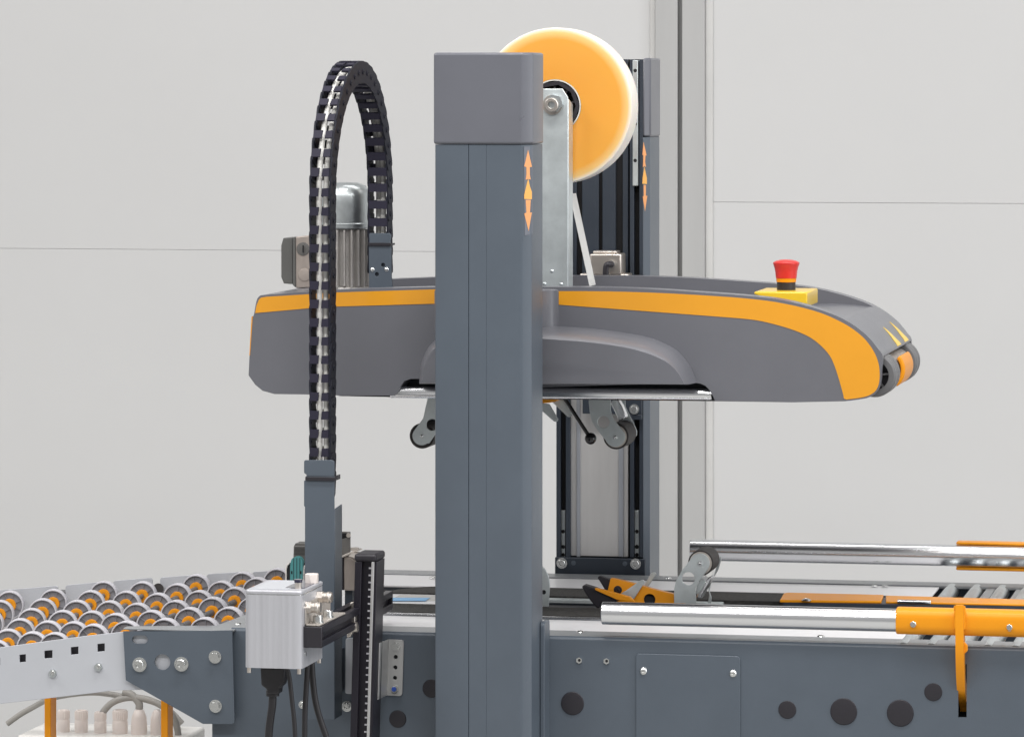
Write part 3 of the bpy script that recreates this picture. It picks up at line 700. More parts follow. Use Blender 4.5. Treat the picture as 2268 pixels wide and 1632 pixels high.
# ================================================================== CABLE CHAIN
YP = .03                                              # front plate of the chain post
ycf = YP + .027
cxl = PY(684, 700, ycf - .016).x; cxr = PY(733, 700, ycf - .016).x; cx_ = (cxl + cxr) / 2; cwid = cxr - cxl
ycb = PX(818 + 24, 500, cx_).y
RC = (ycb - ycf) / 2
ztop = PY(790, 136, (ycf + ycb) / 2).z - .0155
zcen = ztop - RC
zlo = PY(715, 1100, ycf).z; zhi_end = PY(845, 590, ycb).z
def chain_pt(s):
    l1 = zcen - zlo
    if s < l1: return Vector((cx_, ycf, zlo + s)), Vector((0, 0, 1))
    s -= l1
    if s < math.pi * RC:
        a = math.pi - s / RC
        return Vector((cx_, (ycf + ycb) / 2 + RC * math.cos(a), zcen + RC * math.sin(a))), Vector((0, math.sin(a), -math.cos(a)))
    s -= math.pi * RC
    return Vector((cx_, ycb, zcen - s)), Vector((0, 0, -1))
total = (zcen - zlo) + math.pi * RC + (zcen - zhi_end)
pitch = 40.5 * pxm(Vector((cx_, ycf, 1)))
chn = thing('cable_chain', 'tall loop of black nylon cable chain arching over the motor', 'cable chain', (cx_, ycf, zlo))
hh = .0155
# link-local frame: x = width, y = outward, z = along the chain
def link_side(sgn):
    # one cheek: the round head laps outside the tail of the next link
    bm = new(); pts = []
    for k in range(11): a = math.pi * k / 10; pts.append((hh * math.copysign(abs(math.cos(a)) ** .32, math.cos(a)), pitch * .46 + hh * .74 * math.sin(a)))
    pts += [(-hh, -pitch * .40), (-hh * .8, -pitch * .52), (hh * .8, -pitch * .52), (hh, -pitch * .40)]
    xo = lambda z: sgn * (cwid / 2 - .0014 * (.52 - z / pitch))
    aprism(bm, [Vector((xo(z), y, z)) for y, z in pts], (-sgn * .0024, 0, 0))
    xp = xo(pitch * .5)
    alathe(bm, [(0, .0002), (.0017, .0002), (.0019, .0013), (.0036, .0013), (.0041, .0006), (.0041, -.0008)], (xp, 0, pitch * .5), (sgn, 0, 0), 16)
    return mesh_of(bm, 'link', 30)
def bar_outer(side):
    bm = new(); h2 = pitch * .235; gp = .0016; y0, y1 = hh - .0022, hh + .0006; z = -pitch * .04
    if side < 0: aprism(bm, [Vector((-cwid / 2 + .001, y0, z - h2)), Vector((-gp - .0012, y0, z - h2)), Vector((-gp, y0, z + h2)), Vector((-cwid / 2 + .001, y0, z + h2))], (0, y1 - y0, 0))
    else: aprism(bm, [Vector((gp, y0, z - h2)), Vector((cwid / 2 - .0035, y0, z - h2)), Vector((cwid / 2 - .0035, y0, z + h2)), Vector((gp + .001, y0, z + h2 - .001))], (0, y1 - y0, 0))
    return mesh_of(bm, 'crossbar', 30)
def bar_inner():
    bm = new(); h2 = pitch * .235; z = -pitch * .04
    abox(bm, -cwid / 2 + .002, cwid / 2 - .002, -hh - .0004, -hh + .0028, z - h2, z + h2); return mesh_of(bm, 'crossbar', 30)
LM, LS, BO, BO2, BI = link_side(1), link_side(-1), bar_outer(-1), bar_outer(1), bar_inner()
for me_, m_ in ((LM, 'chain'), (LS, 'chain'), (BO, 'chain_bar'), (BO2, 'chain_bar'), (BI, 'chain_bar')): me_.materials.append(M[m_])
nl = int(total / pitch)
for i in range(nl):
    s = (i + .5) * total / nl
    p, t = chain_pt(s)
    xax = Vector((1, 0, 0)); out = -(t.cross(xax)) * 1.0
    out = Vector((0, -t.z, t.y))          # outward side of the loop
    mw = Matrix(((xax.x, out.x, t.x, p.x), (xax.y, out.y, t.y, p.y), (xax.z, out.z, t.z, p.z), (0, 0, 0, 1)))
    l = obj('link', LM, 'chain', chn, mw=mw)
    obj('side_plate', LS, 'chain', l, mw=mw)
    for bb_ in (BO, BO2, BI): obj('crossbar', bb_, 'chain_bar', l, mw=mw)
def chain_cable(dx, dn, r, label, ph):
    path = []
    for i in range(140):
        s = total * i / 139; p, t = chain_pt(s); out = Vector((0, -t.z, t.y))
        path.append(p + Vector((dx + .0007 * math.sin(s * 9 + ph), 0, 0)) + out * (dn + .0010 * math.sin(s * 7 + ph)))
    c = obj('cable', tube(path, r, 12), 'cable_white'); tag(c, label, 'cable', 'white cables in the cable chain')
chain_cable(-.0035, .0045, .0041, 'left white cable running inside the black cable chain', 0)
chain_cable(.0052, .0, .0040, 'right white cable running inside the black cable chain', 1.7)

# ---- post that holds the lower end
z4 = zm(600, 950, 3.264)
post = thing('chain_post', 'anthracite sheet metal post under the near end of the cable chain', 'post', (PY(708, 1500, YP).x, YP + .02, PY(708, 1593, YP).z))
pf = [z4(540, 690), z4(550, 680), z4(775, 680), z4(790, 695), z4(790, 812), z4(560, 812), z4(560, 800), z4(540, 785)]
obj('top_tab', prism(pix(pf, YP), (0, .002, 0)), 'steel', post, bevel=.0006)
pf = [z4(555, 811), z4(790, 811), z4(790, 1600), (741, 1593), (675, 1593), (675.3, 1123), z4(548, 1065), z4(540, 1055), z4(540, 850), z4(555, 845)]
obj('post_plate', prism(pix(pf, YP + .0003), (0, .0022, 0)), 'steel', post, bevel=.0006)
xs_ = PY(741, 1300, YP).x
zt_ = PY(741, 1125, YP).z; zb_ = PY(741, 1593, YP).z
obj('post_flange', prism([Vector((xs_ - .002, YP + .0005, zb_)), Vector((xs_ - .002, YP + .044, zb_)), Vector((xs_ - .002, YP + .044, zt_ + .0012)), Vector((xs_ - .002, YP + .0005, zt_ - .002))], (.0022, 0, 0)), 'steel', post, bevel=.0008)
obj('foot_block', box(xs_ - .03, xs_ - .004, YP + .003, YN - .0005, zb_ + .03, zb_ + .09), 'steel', post)
sx0, sx1 = PY(676, 1059, YP - .002).x, PY(744, 1059, YP - .002).x; sz0, sz1 = PY(700, 1064, YP).z, PY(700, 1055.5, YP).z
obj('cable_tie', box(sx0, sx1, YP - .0022, YP - .0004, sz0, sz1), 'black', post, bevel=.0006)
obj('cable_tie', box(sx1 - .001, sx1 + .0006, YP - .002, YP + .022, sz0 + .001, sz1 + .002), 'black', post, bevel=.0004)
# ---- bracket on the head that holds the other end
YU = ycb - .0185
ubk = thing('chain_bracket', 'small anthracite bracket with two rivets holding the far end of the cable chain', 'bracket', tuple(PY(845, 640, YU)))
hp = [PY(*z10(*p), YU) for p in ((1735, 230), (1760, 208), (2125, 208), (2155, 235), (2140, 380), (2155, 480), (2158, 1040), (2185, 1290), (1735, 1290), (1730, 480), (1742, 380))]
hl = [circ(PY(*z10(*p), YU), 4.6 * pxm(PY(850, 600, YU)), (0, 1, 0), 16) for p in ((2000, 815), (1882, 990))]
obj('bracket_plate', plate(hp, hl, (0, .002, 0)), 'steel', ubk, bevel=.0004)
obj('bracket_back', prism([p + Vector((0, .0035, 0)) for p in (hp[5], hp[6], hp[7], hp[8], hp[9])], (0, .001, 0)), 'dark_steel', ubk)
for p in ((1795, 905), (2065, 900)): bolt('dome', *z10(*p), YU, 5.2, ubk, 'bolt', 'rivet')
c0, c1 = PY(*z10(1722, 390), YU - .0016), PY(*z10(2142, 455), YU - .0016)
obj('cable_tie', box(c0.x, c1.x, YU - .002, YU - .0004, c1.z, c0.z), 'black', ubk, bevel=.0005)
obj('cable_tie', box(c1.x - .0006, c1.x + .0008, YU - .002, YU + .024, c1.z + .001, c0.z - .001), 'black', ubk)

# ================================================================== PNEUMATIC BLOCK ON THE REAR COLUMN
vb_ = thing('valve_block', 'small nickel valve block with black elbow fitting on the rear column', 'valve', tuple(PY(1340, 610, YRC - .02)))
obj('block', pbox(1306, 562, 1376, 608, YRC - .05, YRC - .008), 'nickel', vb_, bevel=.0025)
obj('top_flange', pbox(1313, 556, 1366, 562, YRC - .045, YRC - .012), 'nickel', vb_, bevel=.0015)
obj('base_flange', pbox(1284, 606, 1392, 618, YRC - .045, YRC - .008), 'nickel', vb_, bevel=.002)
f0 = PY(1355, 585, YRC - .05)
obj('collet', cyl(f0, f0 + Vector((0, -.006, 0)), .0055, 20), 'bolt', vb_)
obj('elbow', tube(spline([f0 + Vector((0, -.004, 0)), f0 + Vector((-.002, -.014, 0)), f0 + Vector((-.006, -.016, -.004)), f0 + Vector((-.007, -.016, -.03))], 5), .0048, 14), 'black', vb_)

# ================================================================== TAPE UNIT UNDER THE HEAD
YV = .40
z11 = zm(1360, 980, 7.56)
tu = thing('upper_tape_unit', 'tape applicator hanging below the head with zinc arm, rubber roller and black ball lever', 'tape unit', tuple(PY(1330, 880, YV)))
s1 = pxm(PY(1350, 950, YV))
def arcpts(cx, cy, r, a0, a1, n=14): return [(cx + r * math.cos(R(a0 + (a1 - a0) * i / n)), cy + r * math.sin(R(a0 + (a1 - a0) * i / n))) for i in range(n + 1)]
ao = [(925, 100), (928, 260), (945, 430), (995, 630), (1090, 770)] + arcpts(1430, 905, 190, 158, -28) + [(1540, 740), (1450, 640), (1380, 540), (1345, 400), (1345, 100)]
hole_ = arcpts(1210, 625, 118, 0, 337, 15)
obj('arm_plate', plate([PY(*z11(*p), YV) for p in ao], [[PY(*z11(*p), YV) for p in hole_]], (0, .003, 0)), 'zinc_soft', tu, bevel=.0005)
rcn = PY(*z11(1445, 900), YV + .004)
obj('rubber_roller', lathe([(.006, 0), (.0178, 0), (.0186, .0008), (.0186, .0672), (.0178, .068), (.006, .068)], rcn, (0, 1, 0), 40, closed=True), 'rubber', tu)
obj('roller_sleeve', lathe([(.006, -.0006), (.0160, -.0006), (.0160, .0004)], rcn, (0, 1, 0), 40), 'nickel', tu)
bolt('plug', *z11(1430, 910), YV, 6.5, tu, 'zinc', 'pivot'); bolt('dome', *z11(1430, 910), YV - .0004, 3, tu, 'bolt', 'pivot')
bk = [(1520, 100), (1540, 300), (1600, 600), (1690, 940), (1720, 1010), (1840, 880), (1845, 800), (1780, 640), (1700, 490), (1625, 330), (1615, 100)]
obj('arm_plate', prism([PY(*z11(*p), YV + .074) for p in bk], (0, .003, 0)), 'zinc_soft', tu, bevel=.0005)
obj('cross_plate', prism([PY(*z11(*p), YV + .03) for p in ((1350, 280), (1510, 610), (1640, 530), (1560, 330), (1480, 200), (1370, 200))], (0, .02, 0)), 'chrome', tu, bevel=.001)
lv0, lv1 = PY(*z11(440, 130), YV - .03), PY(*z11(905, 850), YV - .03)
lv = obj('lever', cyl(lv0, lv1, 4.4 * s1, 18), 'black_gloss', tu)
lb = PY(*z11(963, 938), YV - .03)
bm = new(); bmesh.ops.create_uvsphere(bm, u_segments=28, v_segments=18, radius=13.2 * s1, matrix=Matrix.Translation(lb)); obj('ball_knob', bm, 'black_gloss', lv)
for yy, pts in ((YV + .0, [(-60, 250), (180, 285), (345, 570), (335, 605), (300, 622), (258, 610), (-60, 330)]), (YV + .05, [(240, 200), (430, 200), (620, 480), (600, 515), (560, 532), (520, 520), (250, 262)])):
    obj('blade_guard', prism([PY(*z11(*p), yy) for p in pts], (0, .0025, 0)), 'zinc_soft', tu, bevel=.0005)
obj('orange_guide', prism([PY(*z11(*p), YV + .02) for p in ((-120, 150), (380, 150), (290, 240), (160, 262), (-120, 275))], (0, .03, 0)), 'orange_plastic', tu, bevel=.001)
# applicator arm on the other side of the near column
z12 = zm(1020, 950, 5.439)
la = thing('tape_press_arm', 'zinc arm with black rubber roller under the head left of the near column', 'arm', tuple(PY(950, 880, YV)))
lo = [(330, 200), (560, 200), (560, 560), (330, 905)] + arcpts(228, 803, 127, 55, 218, 12) + [(250, 560)]
obj('arm_plate', plate([PY(*z12(*p), YV) for p in lo], [[PY(*z12(*p), YV) for p in arcpts(370, 650, 80, 0, 340, 17)]], (0, .003, 0)), 'zinc_soft', la, bevel=.0005)
lc = PY(*z12(232, 803), YV + .004)
obj('rubber_roller', lathe([(.005, 0), (.0178, 0), (.0185, .0008), (.0185, .057), (.0178, .058), (.005, .058)], lc, (0, 1, 0), 40, closed=True), 'rubber', la)
pv = bolt('plug', *z12(228, 803), YV, 6.6, la, 'zinc', 'pivot'); bolt('dome', *z12(228, 803), YV - .0004, 3.2, la, 'bolt', 'pivot')
obj('arm_plate', prism([PY(*z12(*p), YV + .066) for p in ((330, 200), (560, 200), (560, 560), (330, 905), (140, 880), (120, 760), (250, 560))], (0, .003, 0)), 'dark_steel', la)

# ================================================================== LOWER TAPE UNIT IN THE BED
YL = (y3 + y4) / 2 - .036
z13 = zm(1440, 1340, 5.67)
lt = thing('lower_tape_unit', 'zinc arm with rubber roller rising from the belt gap beside the rear guide tube', 'tape unit', tuple(PY(1520, 1325, YL)))
lo = [(1462, 1010), (1460, 900), (1464, 800), (1490, 690), (1560, 565)] + arcpts(1825, 445, 143, 205, 380, 16) + [(1930, 545), (1880, 620), (1805, 710), (1768, 800), (1766, 880), (1778, 1010)]
obj('arm_plate', plate([PY(*z13(*p), YL) for p in lo], [[PY(*z13(*p), YL) for p in arcpts(1665, 660, 94, 0, 345, 23)]], (0, .003, 0)), 'zinc_soft', lt, bevel=.0005)
rc2 = PY(*z13(1840, 440), YL + .004)
obj('rubber_roller', lathe([(.006, 0), (.0178, 0), (.0185, .0008), (.0185, .0612), (.0178, .062), (.006, .062)], rc2, (0, 1, 0), 40, closed=True), 'rubber', lt)
obj('roller_sleeve', lathe([(.006, -.0006), (.0164, -.0006), (.0164, .0004)], rc2, (0, 1, 0), 40), 'nickel', lt)
bolt('plug', *z13(1830, 445), YL, 7.2, lt, 'zinc', 'pivot'); bolt('dome', *z13(1830, 445), YL - .0004, 3.2, lt, 'bolt', 'pivot')
obj('arm_plate', prism([PY(*z13(*p), YL + .07) for p in ((1940, 1010), (1960, 900), (1950, 800), (1990, 690), (2030, 610), (2095, 400), (2130, 330), (2135, 400), (2085, 550), (2020, 650), (1985, 740), (1965, 840), (1990, 920), (1990, 1010))], (0, .003, 0)), 'zinc_soft', lt, bevel=.0005)
obj('cross_plate', prism([PY(*z13(*p), YL + .02) for p in ((1780, 930), (1830, 790), (1960, 640), (2000, 640), (1975, 700), (1880, 860), (1840, 950))], (0, .04, 0)), 'chrome', lt, bevel=.001)
obj('clip', prism([PY(*z13(*p), YL + .012) for p in ((1770, 870), (1785, 760), (1850, 660), (1915, 690), (1850, 830), (1790, 890))], (0, .002, 0)), 'zinc_soft', lt, bevel=.0004)
ct = thing('tape_cutter', 'orange and black tape cutter with grey blade guards lying between the belts', 'tape cutter', tuple(PY(1400, 1330, YL)))
YK = YL + .012
oa = [(555, 655), (640, 672), (900, 735), (1090, 792), (1300, 845), (1600, 915), (1600, 1090), (600, 1090), (510, 848)]
obj('cutter_body', plate(roundpoly([PY(*z13(*p), YK) for p in oa], [.0015, 0, 0, 0, 0, 0, 0, 0, 0]), [[PY(*z13(*p), YK) for p in arcpts(1110, 960, 84, 0, 345, 20)]], (0, .012, 0)), 'orange_plastic', ct, bevel=.0008)
obj('hole_back', cyl(PY(*z13(1110, 960), YK + .004), PY(*z13(1110, 960), YK + .011), .0092, 24), 'hole', ct)
bolt('plug', *z13(657, 822), YK, 9.4, ct, 'black', 'bush'); bolt('socket', *z13(657, 825), YK - .0005, 4.4, ct, 'black', 'bush')
obj('front_lip', prism([PY(*z13(*p), YK - .03) for p in ((330, 797), (345, 795), (560, 850), (830, 922), (900, 990), (640, 960), (345, 830), (328, 812))], (0, .008, 0)), 'orange_plastic', ct, bevel=.0006)
obj('jaw', prism([PY(*z13(*p), YK + .002) for p in ((366, 645), (392, 625), (555, 672), (512, 850), (480, 830))], (0, .012, 0)), 'black', ct, bevel=.0007)
j = [(145, 778), (160, 758), (180, 755), (330, 800), (420, 842), (640, 905), (640, 1000), (430, 1000), (380, 1085), (350, 1075), (245, 950), (155, 805)]
obj('jaw', prism([PY(*z13(*p), YK - .026) for p in j], (0, .02, 0)), 'black', ct, bevel=.0012)
for yy, pts in ((YK - .004, [(690, 882), (760, 840), (985, 682), (1015, 676), (1036, 692), (1034, 722), (985, 800), (880, 960), (760, 920)]), (YK + .03, [(1005, 800), (1130, 585), (1160, 568), (1192, 572), (1206, 600), (1150, 680), (960, 960), (880, 930)])):
    obj('blade_guard', prism([PY(*z13(*p), yy) for p in pts], (0, .0025, 0)), 'zinc_soft', ct, bevel=.0005)
# another arm edge just right of the near column
ea = thing('press_arm', 'rounded zinc arm partly hidden behind the near column above the belts', 'arm', tuple(PY(1190, 1350, YL - .01)))
z7 = zm(1340, 950, 2.72)
obj('arm_plate', prism(spline([PY(*z7(*p), YL - .01) for p in ((-60, 1290), (60, 1295), (92, 1320), (114, 1370), (121, 1430), (116, 1500), (113, 1570))], 4) + [PY(*z7(-60, 1570), YL - .01)], (0, .003, 0)), 'zinc_soft', ea, bevel=.0005)
bolt('hole', *z7(80, 1470), YL - .0102, 5, ea, 'hole', 'hole')
# orange cover of the lower unit
oc = thing('tape_unit_cover', 'flat orange cover plate with screw between the belts behind the near guide tube', 'cover', tuple(PZ(1850, 1328, ZB)))
zo = ZB + .012
obj('lid', prism([PZ(u, v, zo) for u, v in ((1727, 1334), (1952, 1336), (1957, 1322.5), (1745, 1317.5), (1736, 1319))], (0, 0, .004)), 'orange_paint', oc, bevel=.001)
obj('lid', prism([PZ(u, v, zo) for u, v in ((1962, 1336), (2300, 1343), (2300, 1332), (1962, 1322.5))], (0, 0, .003)), 'orange_paint', oc, bevel=.001)
p = PZ(1786, 1329, zo + .004); obj('screw', SC, 'bolt', oc, mw=Matrix.Translation(p) @ Matrix.Rotation(R(-90), 4, 'X') @ Matrix.Scale(.007, 4))
obj('side_wall', prism([PZ(u, v, zo) for u, v in ((1735, 1334), (2300, 1343), (2300, 1332), (1745, 1317.5))], (0, 0, -.016)), 'dark_steel', oc)
obj('pull_rod', tube([PZ(1988, 1331, zo + .004), PZ(2062, 1333, zo + .004)], .0028, 12), 'chrome', oc)

# ================================================================== GUIDE TUBES
def PYl(u, v, y): return PY(u, v, y)
YG = YN + .002
g1 = thing('guide_tube', 'bright steel guide tube with orange sleeve along the near side of the bed', 'guide tube', tuple(PY(1700, 1390, YG)))
ga, gb = PY(1329, 1357, YG - .02), PY(2010, 1360, YG - .02)
gz = ga.z
rg = 25.2 * pxm(ga)
ga = Vector((ga.x, YG, PY(1329, 1357, YG).z)); gb = Vector((PY(2300, 1358, YG).x, YG, ga.z))
def ttube(a, b, r, par, th=.002):
    bm = new(); L = (b - a).length
    alathe(bm, [(r - th, 0), (r - .0006, 0), (r, .0008), (r, L), (r - th, L)], a, b - a, 48, closed=True)
    return obj('tube', bm, 'chrome', par)
ttube(ga, gb, rg, g1)
obj('tube_plug', cyl(ga + Vector((.004, 0, 0)), ga + Vector((.006, 0, 0)), rg - .002, 32), 'hole', g1)
sl0 = PY(1986.5, 1364, YG).x; rs = rg * 1.15
slp = roundpoly([Vector((sl0, YG + rs * a, ga.z + rs * b)) for a, b in ((-1, -1), (1, -1), (1, 1), (-1, 1))], rs * .75, 8)
slv = obj('sleeve', prism(slp, (.4, 0, 0)), 'orange_paint', g1, bevel=.0015)
bolt('socket', 2023, 1381.5, YG - rs * .93, 7.2, slv, 'bolt')
bolt('socket', 2236, 1388, YG - rs * .93, 7.2, slv, 'bolt')
# support arm: edge-on steel bar curving into the slot
xa0, xa1 = PY(2117, 1400, YG - rs).x, PY(2135, 1400, YG - rs).x
def zv(v): return PY(2126, v, YN - .01).z
yo = YG - rs - .006
fr = spline([(0, yo, zv(1337)), (0, yo - .001, zv(1400)), (0, yo + .001, zv(1450)), (0, yo + .010, zv(1500)), (0, yo + .03, zv(1545)), (0, yo + .062, zv(1575)), (0, YN + .045, zv(1588))], 5)
bkp = spline([(0, YN + .048, zv(1565)), (0, YN + .03, zv(1530)), (0, yo + .032, zv(1500)), (0, yo + .026, zv(1450)), (0, yo + .022, zv(1408)), (0, yo + .005, zv(1394)), (0, yo + .004, zv(1337))], 5)
obj('support_arm', prism([Vector((xa0, q.y, q.z)) for q in fr + bkp], (xa1 - xa0, 0, 0)), 'orange_paint', g1, bevel=.0015)
for du in (-1, 1):
    q = (xa0 if du < 0 else xa1)
    pts = [Vector((q + du * .0012 * random.uniform(-.4, .6), yo + .004 + .0007 * random.random(), zv(1340 + k * 4.2))) for k in range(13)]
    obj('weld_bead', tube(pts, .0022, 8), 'orange_paint', g1)
obj('gusset', prism([Vector((xa1 - .003, YN - .014, zv(1415))), Vector((xa1 + .0045, YN - .014, zv(1428))), Vector((xa1 + .0045, YN - .014, zv(1440))), Vector((xa1 - .003, YN - .014, zv(1452)))], (0, .008, 0)), 'orange_paint', g1, bevel=.001)

YG2 = YF - .055
g2 = thing('guide_tube', 'open ended bright steel guide tube along the far side of the bed', 'guide tube', tuple(PY(1700, 1250, YG2)))
h0 = PY(1530, 1217, YG2); h1 = Vector((PY(2520, 1217, YG2).x, YG2, h0.z))
ttube(h0, h1, 23.6 * pxm(h0), g2)
obj('tube_plug', cyl(h0 + Vector((.004, 0, 0)), h0 + Vector((.006, 0, 0)), 21 * pxm(h0), 32), 'hole', g2)
rg2 = 23.6 * pxm(h0)
xo0 = PY(2118, 1200, YG2).x
for sgn in (1, -1):
    obj('clamp_plate', box(xo0, h1.x, YG2 - .003, YG2 + rg2 + .008, h0.z + sgn * (rg2 + .0005) - (.0052 if sgn < 0 else 0), h0.z + sgn * (rg2 + .0005) + (.0036 if sgn > 0 else 0)), 'orange_paint', g2, bevel=.0015)
obj('clamp_back', box(xo0 + .002, h1.x, YG2 + rg2 + .002, YG2 + rg2 + .007, h0.z - rg2 - .0004, h0.z + rg2 + .0004), 'orange_paint', g2)
obj('support_arm', box(h1.x - .1, h1.x - .088, YG2 + rg2 + .0075, YF + .02, zb0 + .05, h0.z), 'orange_paint', g2)

# ================================================================== SENSOR BOX, PROFILES
z6 = zm(580, 1330, 3.138)
YS0, YS1 = -.235, -.115
sb = thing('sensor_box', 'ribbed aluminium controller box with small screen on top, held in front of the bed', 'controller', tuple(PY(610, 1481, YS0)))
x0, x1, z0, z1 = rect(*z6(112, 486), *z6(566, 1112), YS0)
def boxprof(z, dx=0): return roundpoly([Vector((x0 + dx, YS0 + dx, z)), Vector((x1 - dx, YS0 + dx, z)), Vector((x1 - dx, YS1 - dx, z)), Vector((x0 + dx, YS1 - dx, z))], .008, 5)
# extruded body with fine vertical flutes
bm = new(); ring = []
base = roundpoly([Vector((x0, YS0, 0)), Vector((x1, YS0, 0)), Vector((x1, YS1, 0)), Vector((x0, YS1, 0))], .008, 5)
dn = []
for a, b in zip(base, base[1:] + base[:1]):
    k = max(1, int((b - a).length / .0022))
    for i in range(k): dn.append(a.lerp(b, i / k))
cent = Vector(((x0 + x1) / 2, (YS0 + YS1) / 2, 0))
dn = [p + (cent - p).normalized() * (.0005 if (i // 2) % 2 else 0) for i, p in enumerate(dn)]
zrim = PY(560, z6(0, 525)[1], YS0).z
obj('body', prism([p + Vector((0, 0, z0)) for p in dn], (0, 0, zrim - z0)), 'alu_box', sb, smooth=25)
rim = obj('rim', prism([p + Vector((0, 0, zrim + .0008)) for p in base], (0, 0, z1 - zrim - .0008)), 'alu_box', sb, bevel=.0015)
rimo = prism([p + (cent - p) * .02 + Vector((0, 0, zrim - .0002)) for p in base], (0, 0, .0012)); obj('seam', rimo, 'bolt', sb)
obj('top_sheet', prism([Vector((x0 + .008, YS0 + .012, z1)), Vector((x1 - .022, YS0 + .012, z1)), Vector((x1 - .022, YS1 - .008, z1)), Vector((x0 + .008, YS1 - .008, z1))], (0, 0, .0006)), 'rail_grey', sb)
obj('screen', box(x1 - .03, x1 - .004, YS0 + .03, YS1 - .006, z1 + .0002, z1 + .001), 'screen', sb)
obj('top_plug', cyl((x1 - .009, YS1 - .03, z1), (x1 - .009, YS1 - .03, z1 + .013), .0095, 6), 'gland', sb, bevel=.001)
obj('top_plug', cyl((x1 - .0125, YS0 + .03, z1), (x1 - .0125, YS0 + .03, z1 + .008), .0045, 16), 'nickel', sb)
obj('plug_cap', cyl((x1 - .0125, YS0 + .03, z1 + .008), (x1 - .0125, YS0 + .03, z1 + .012), .0055, 16), 'screen', sb)
for (px, py) in ((x0 + .005, YS0 + .005), (x1 - .005, YS0 + .005), (x1 - .005, YS1 - .005)): obj('foot', cyl((px, py, z0 - .007), (px, py, z0), .0028, 12), 'nickel', sb)
for yy, zz in ((YS0 + .022, PY(*z6(640, 640), YS0).z), (YS0 + .085, PY(*z6(640, 640), YS0).z + .006)):
    bm = new(); acyl(bm, (x1, yy, zz), (x1 + .008, yy, zz), .0085, 6); acyl(bm, (x1 + .008, yy, zz), (x1 + .02, yy, zz), .0068, 20); alathe(bm, [(.0068, 0), (.0078, .001), (.0078, .004), (.0068, .005)], (x1 + .013, yy, zz), (1, 0, 0), 20)
    obj('connector', bm, 'nickel', sb)
for (yy, zz) in ((YS0 + .018, z1 - .021), (YS1 - .02, z1 - .016), (YS0 + .018, z0 + .018), (YS1 - .02, z0 + .018)):
    obj('slot_screw', cyl((x1, yy, zz), (x1 + .0012, yy, zz), .003, 12), 'bolt', sb)
# horizontal black profile, running away from the camera
hpx0, hpx1, hpz0, hpz1 = rect(*z6(562, 776), *z6(724, 944), YS0 + .01)
hp_ = thing('mounting_profile', 'short black aluminium profile holding the controller box against the upright strip', 'profile', (hpx0, YS0, hpz0))
def tslot(xa, xb, za, zb, ya, yb, vertical=False):
    """square profile with a T slot on each face; runs along Y"""
    W_, H_ = xb - xa, zb - za; cx0, cz0 = (xa + xb) / 2, (za + zb) / 2; g, dpt = .16, .22
    q = []
    for (ex, ez) in (((1, 0), (0, 1)), ((0, 1), (-1, 0)), ((-1, 0), (0, -1)), ((0, -1), (1, 0))):
        def P(a, b): return Vector((cx0 + (a * ex[0] + b * ez[0]) * W_ / 2, ya, cz0 + (a * ex[1] + b * ez[1]) * H_ / 2))
        q += [P(1, -1 + 0), P(1, -2 * g), P(1 - 2 * dpt, -2 * g), P(1 - 2 * dpt, 2 * g), P(1, 2 * g)]
    return prism(q, (0, yb - ya, 0))
yhe = PX(870, 1345, hpx1).y
obj('profile_bar', tslot(hpx0, hpx1, hpz0, hpz1, YS0 + .0125, yhe), 'anod', hp_, bevel=.0008)
obj('end_cap', box(hpx0 - .0003, hpx1 + .0003, YS0 + .009, YS0 + .0124, hpz0 - .0003, hpz1 + .0003), 'black', hp_, bevel=.0012)
obj('end_cap', box(hpx0 - .0003, hpx1 + .0003, yhe - .004, yhe, hpz0 - .0003, hpz1 + .0003), 'black', hp_, bevel=.0012)
bp = obj('clamp_plate', prism(roundpoly([Vector((x1 + .0005, YS0 + .014, hpz1 + .0005)), Vector((hpx1 - .004, YS0 + .014, hpz1 + .0005)), Vector((hpx1 - .001, YS0 + .15, hpz1 + .0005)), Vector((x1 + .0005, YS0 + .15, hpz1 + .0005))], .004), (0, 0, .002)), 'warm_alu', hp_, bevel=.0004)
obj('clamp_plate', box(x1 + .0004, x1 + .0022, YS0 + .014, YS0 + .15, hpz1 + .0026, hpz1 + .03), 'warm_alu', hp_, bevel=.0004)
for k, yy in enumerate((YS0 + .035, YS0 + .09)):
    bm = new(); acyl(bm, (0, 0, 0), (0, 0, .002), .008, 20); alathe(bm, [(0, .007), (.003, .007), (.0034, .010), (.006, .010), (.0066, .009), (.0066, .002)], (0, 0, 0), (0, 0, 1), 20)
    obj('bolt', bm, 'bolt', hp_, mw=Matrix.Translation((hpx0 + .016, yy, hpz1 + .0025)))
# upright light strip
us = thing('light_curtain_strip', 'upright black strip with a column of small white marks beside the near column', 'sensor strip', tuple(PY(800, 1640, -.01)))
YU0 = -.012
tl, tr = PY(*z6(985, 262), YU0), PY(*z6(1140, 262), YU0)
bl = PY(*z6(948, 1600), YU0)
lean = (bl - tl); lean.y = 0
W_ = tr.x - tl.x; Ld = Vector((lean.x, 0, lean.z)) * 1.12
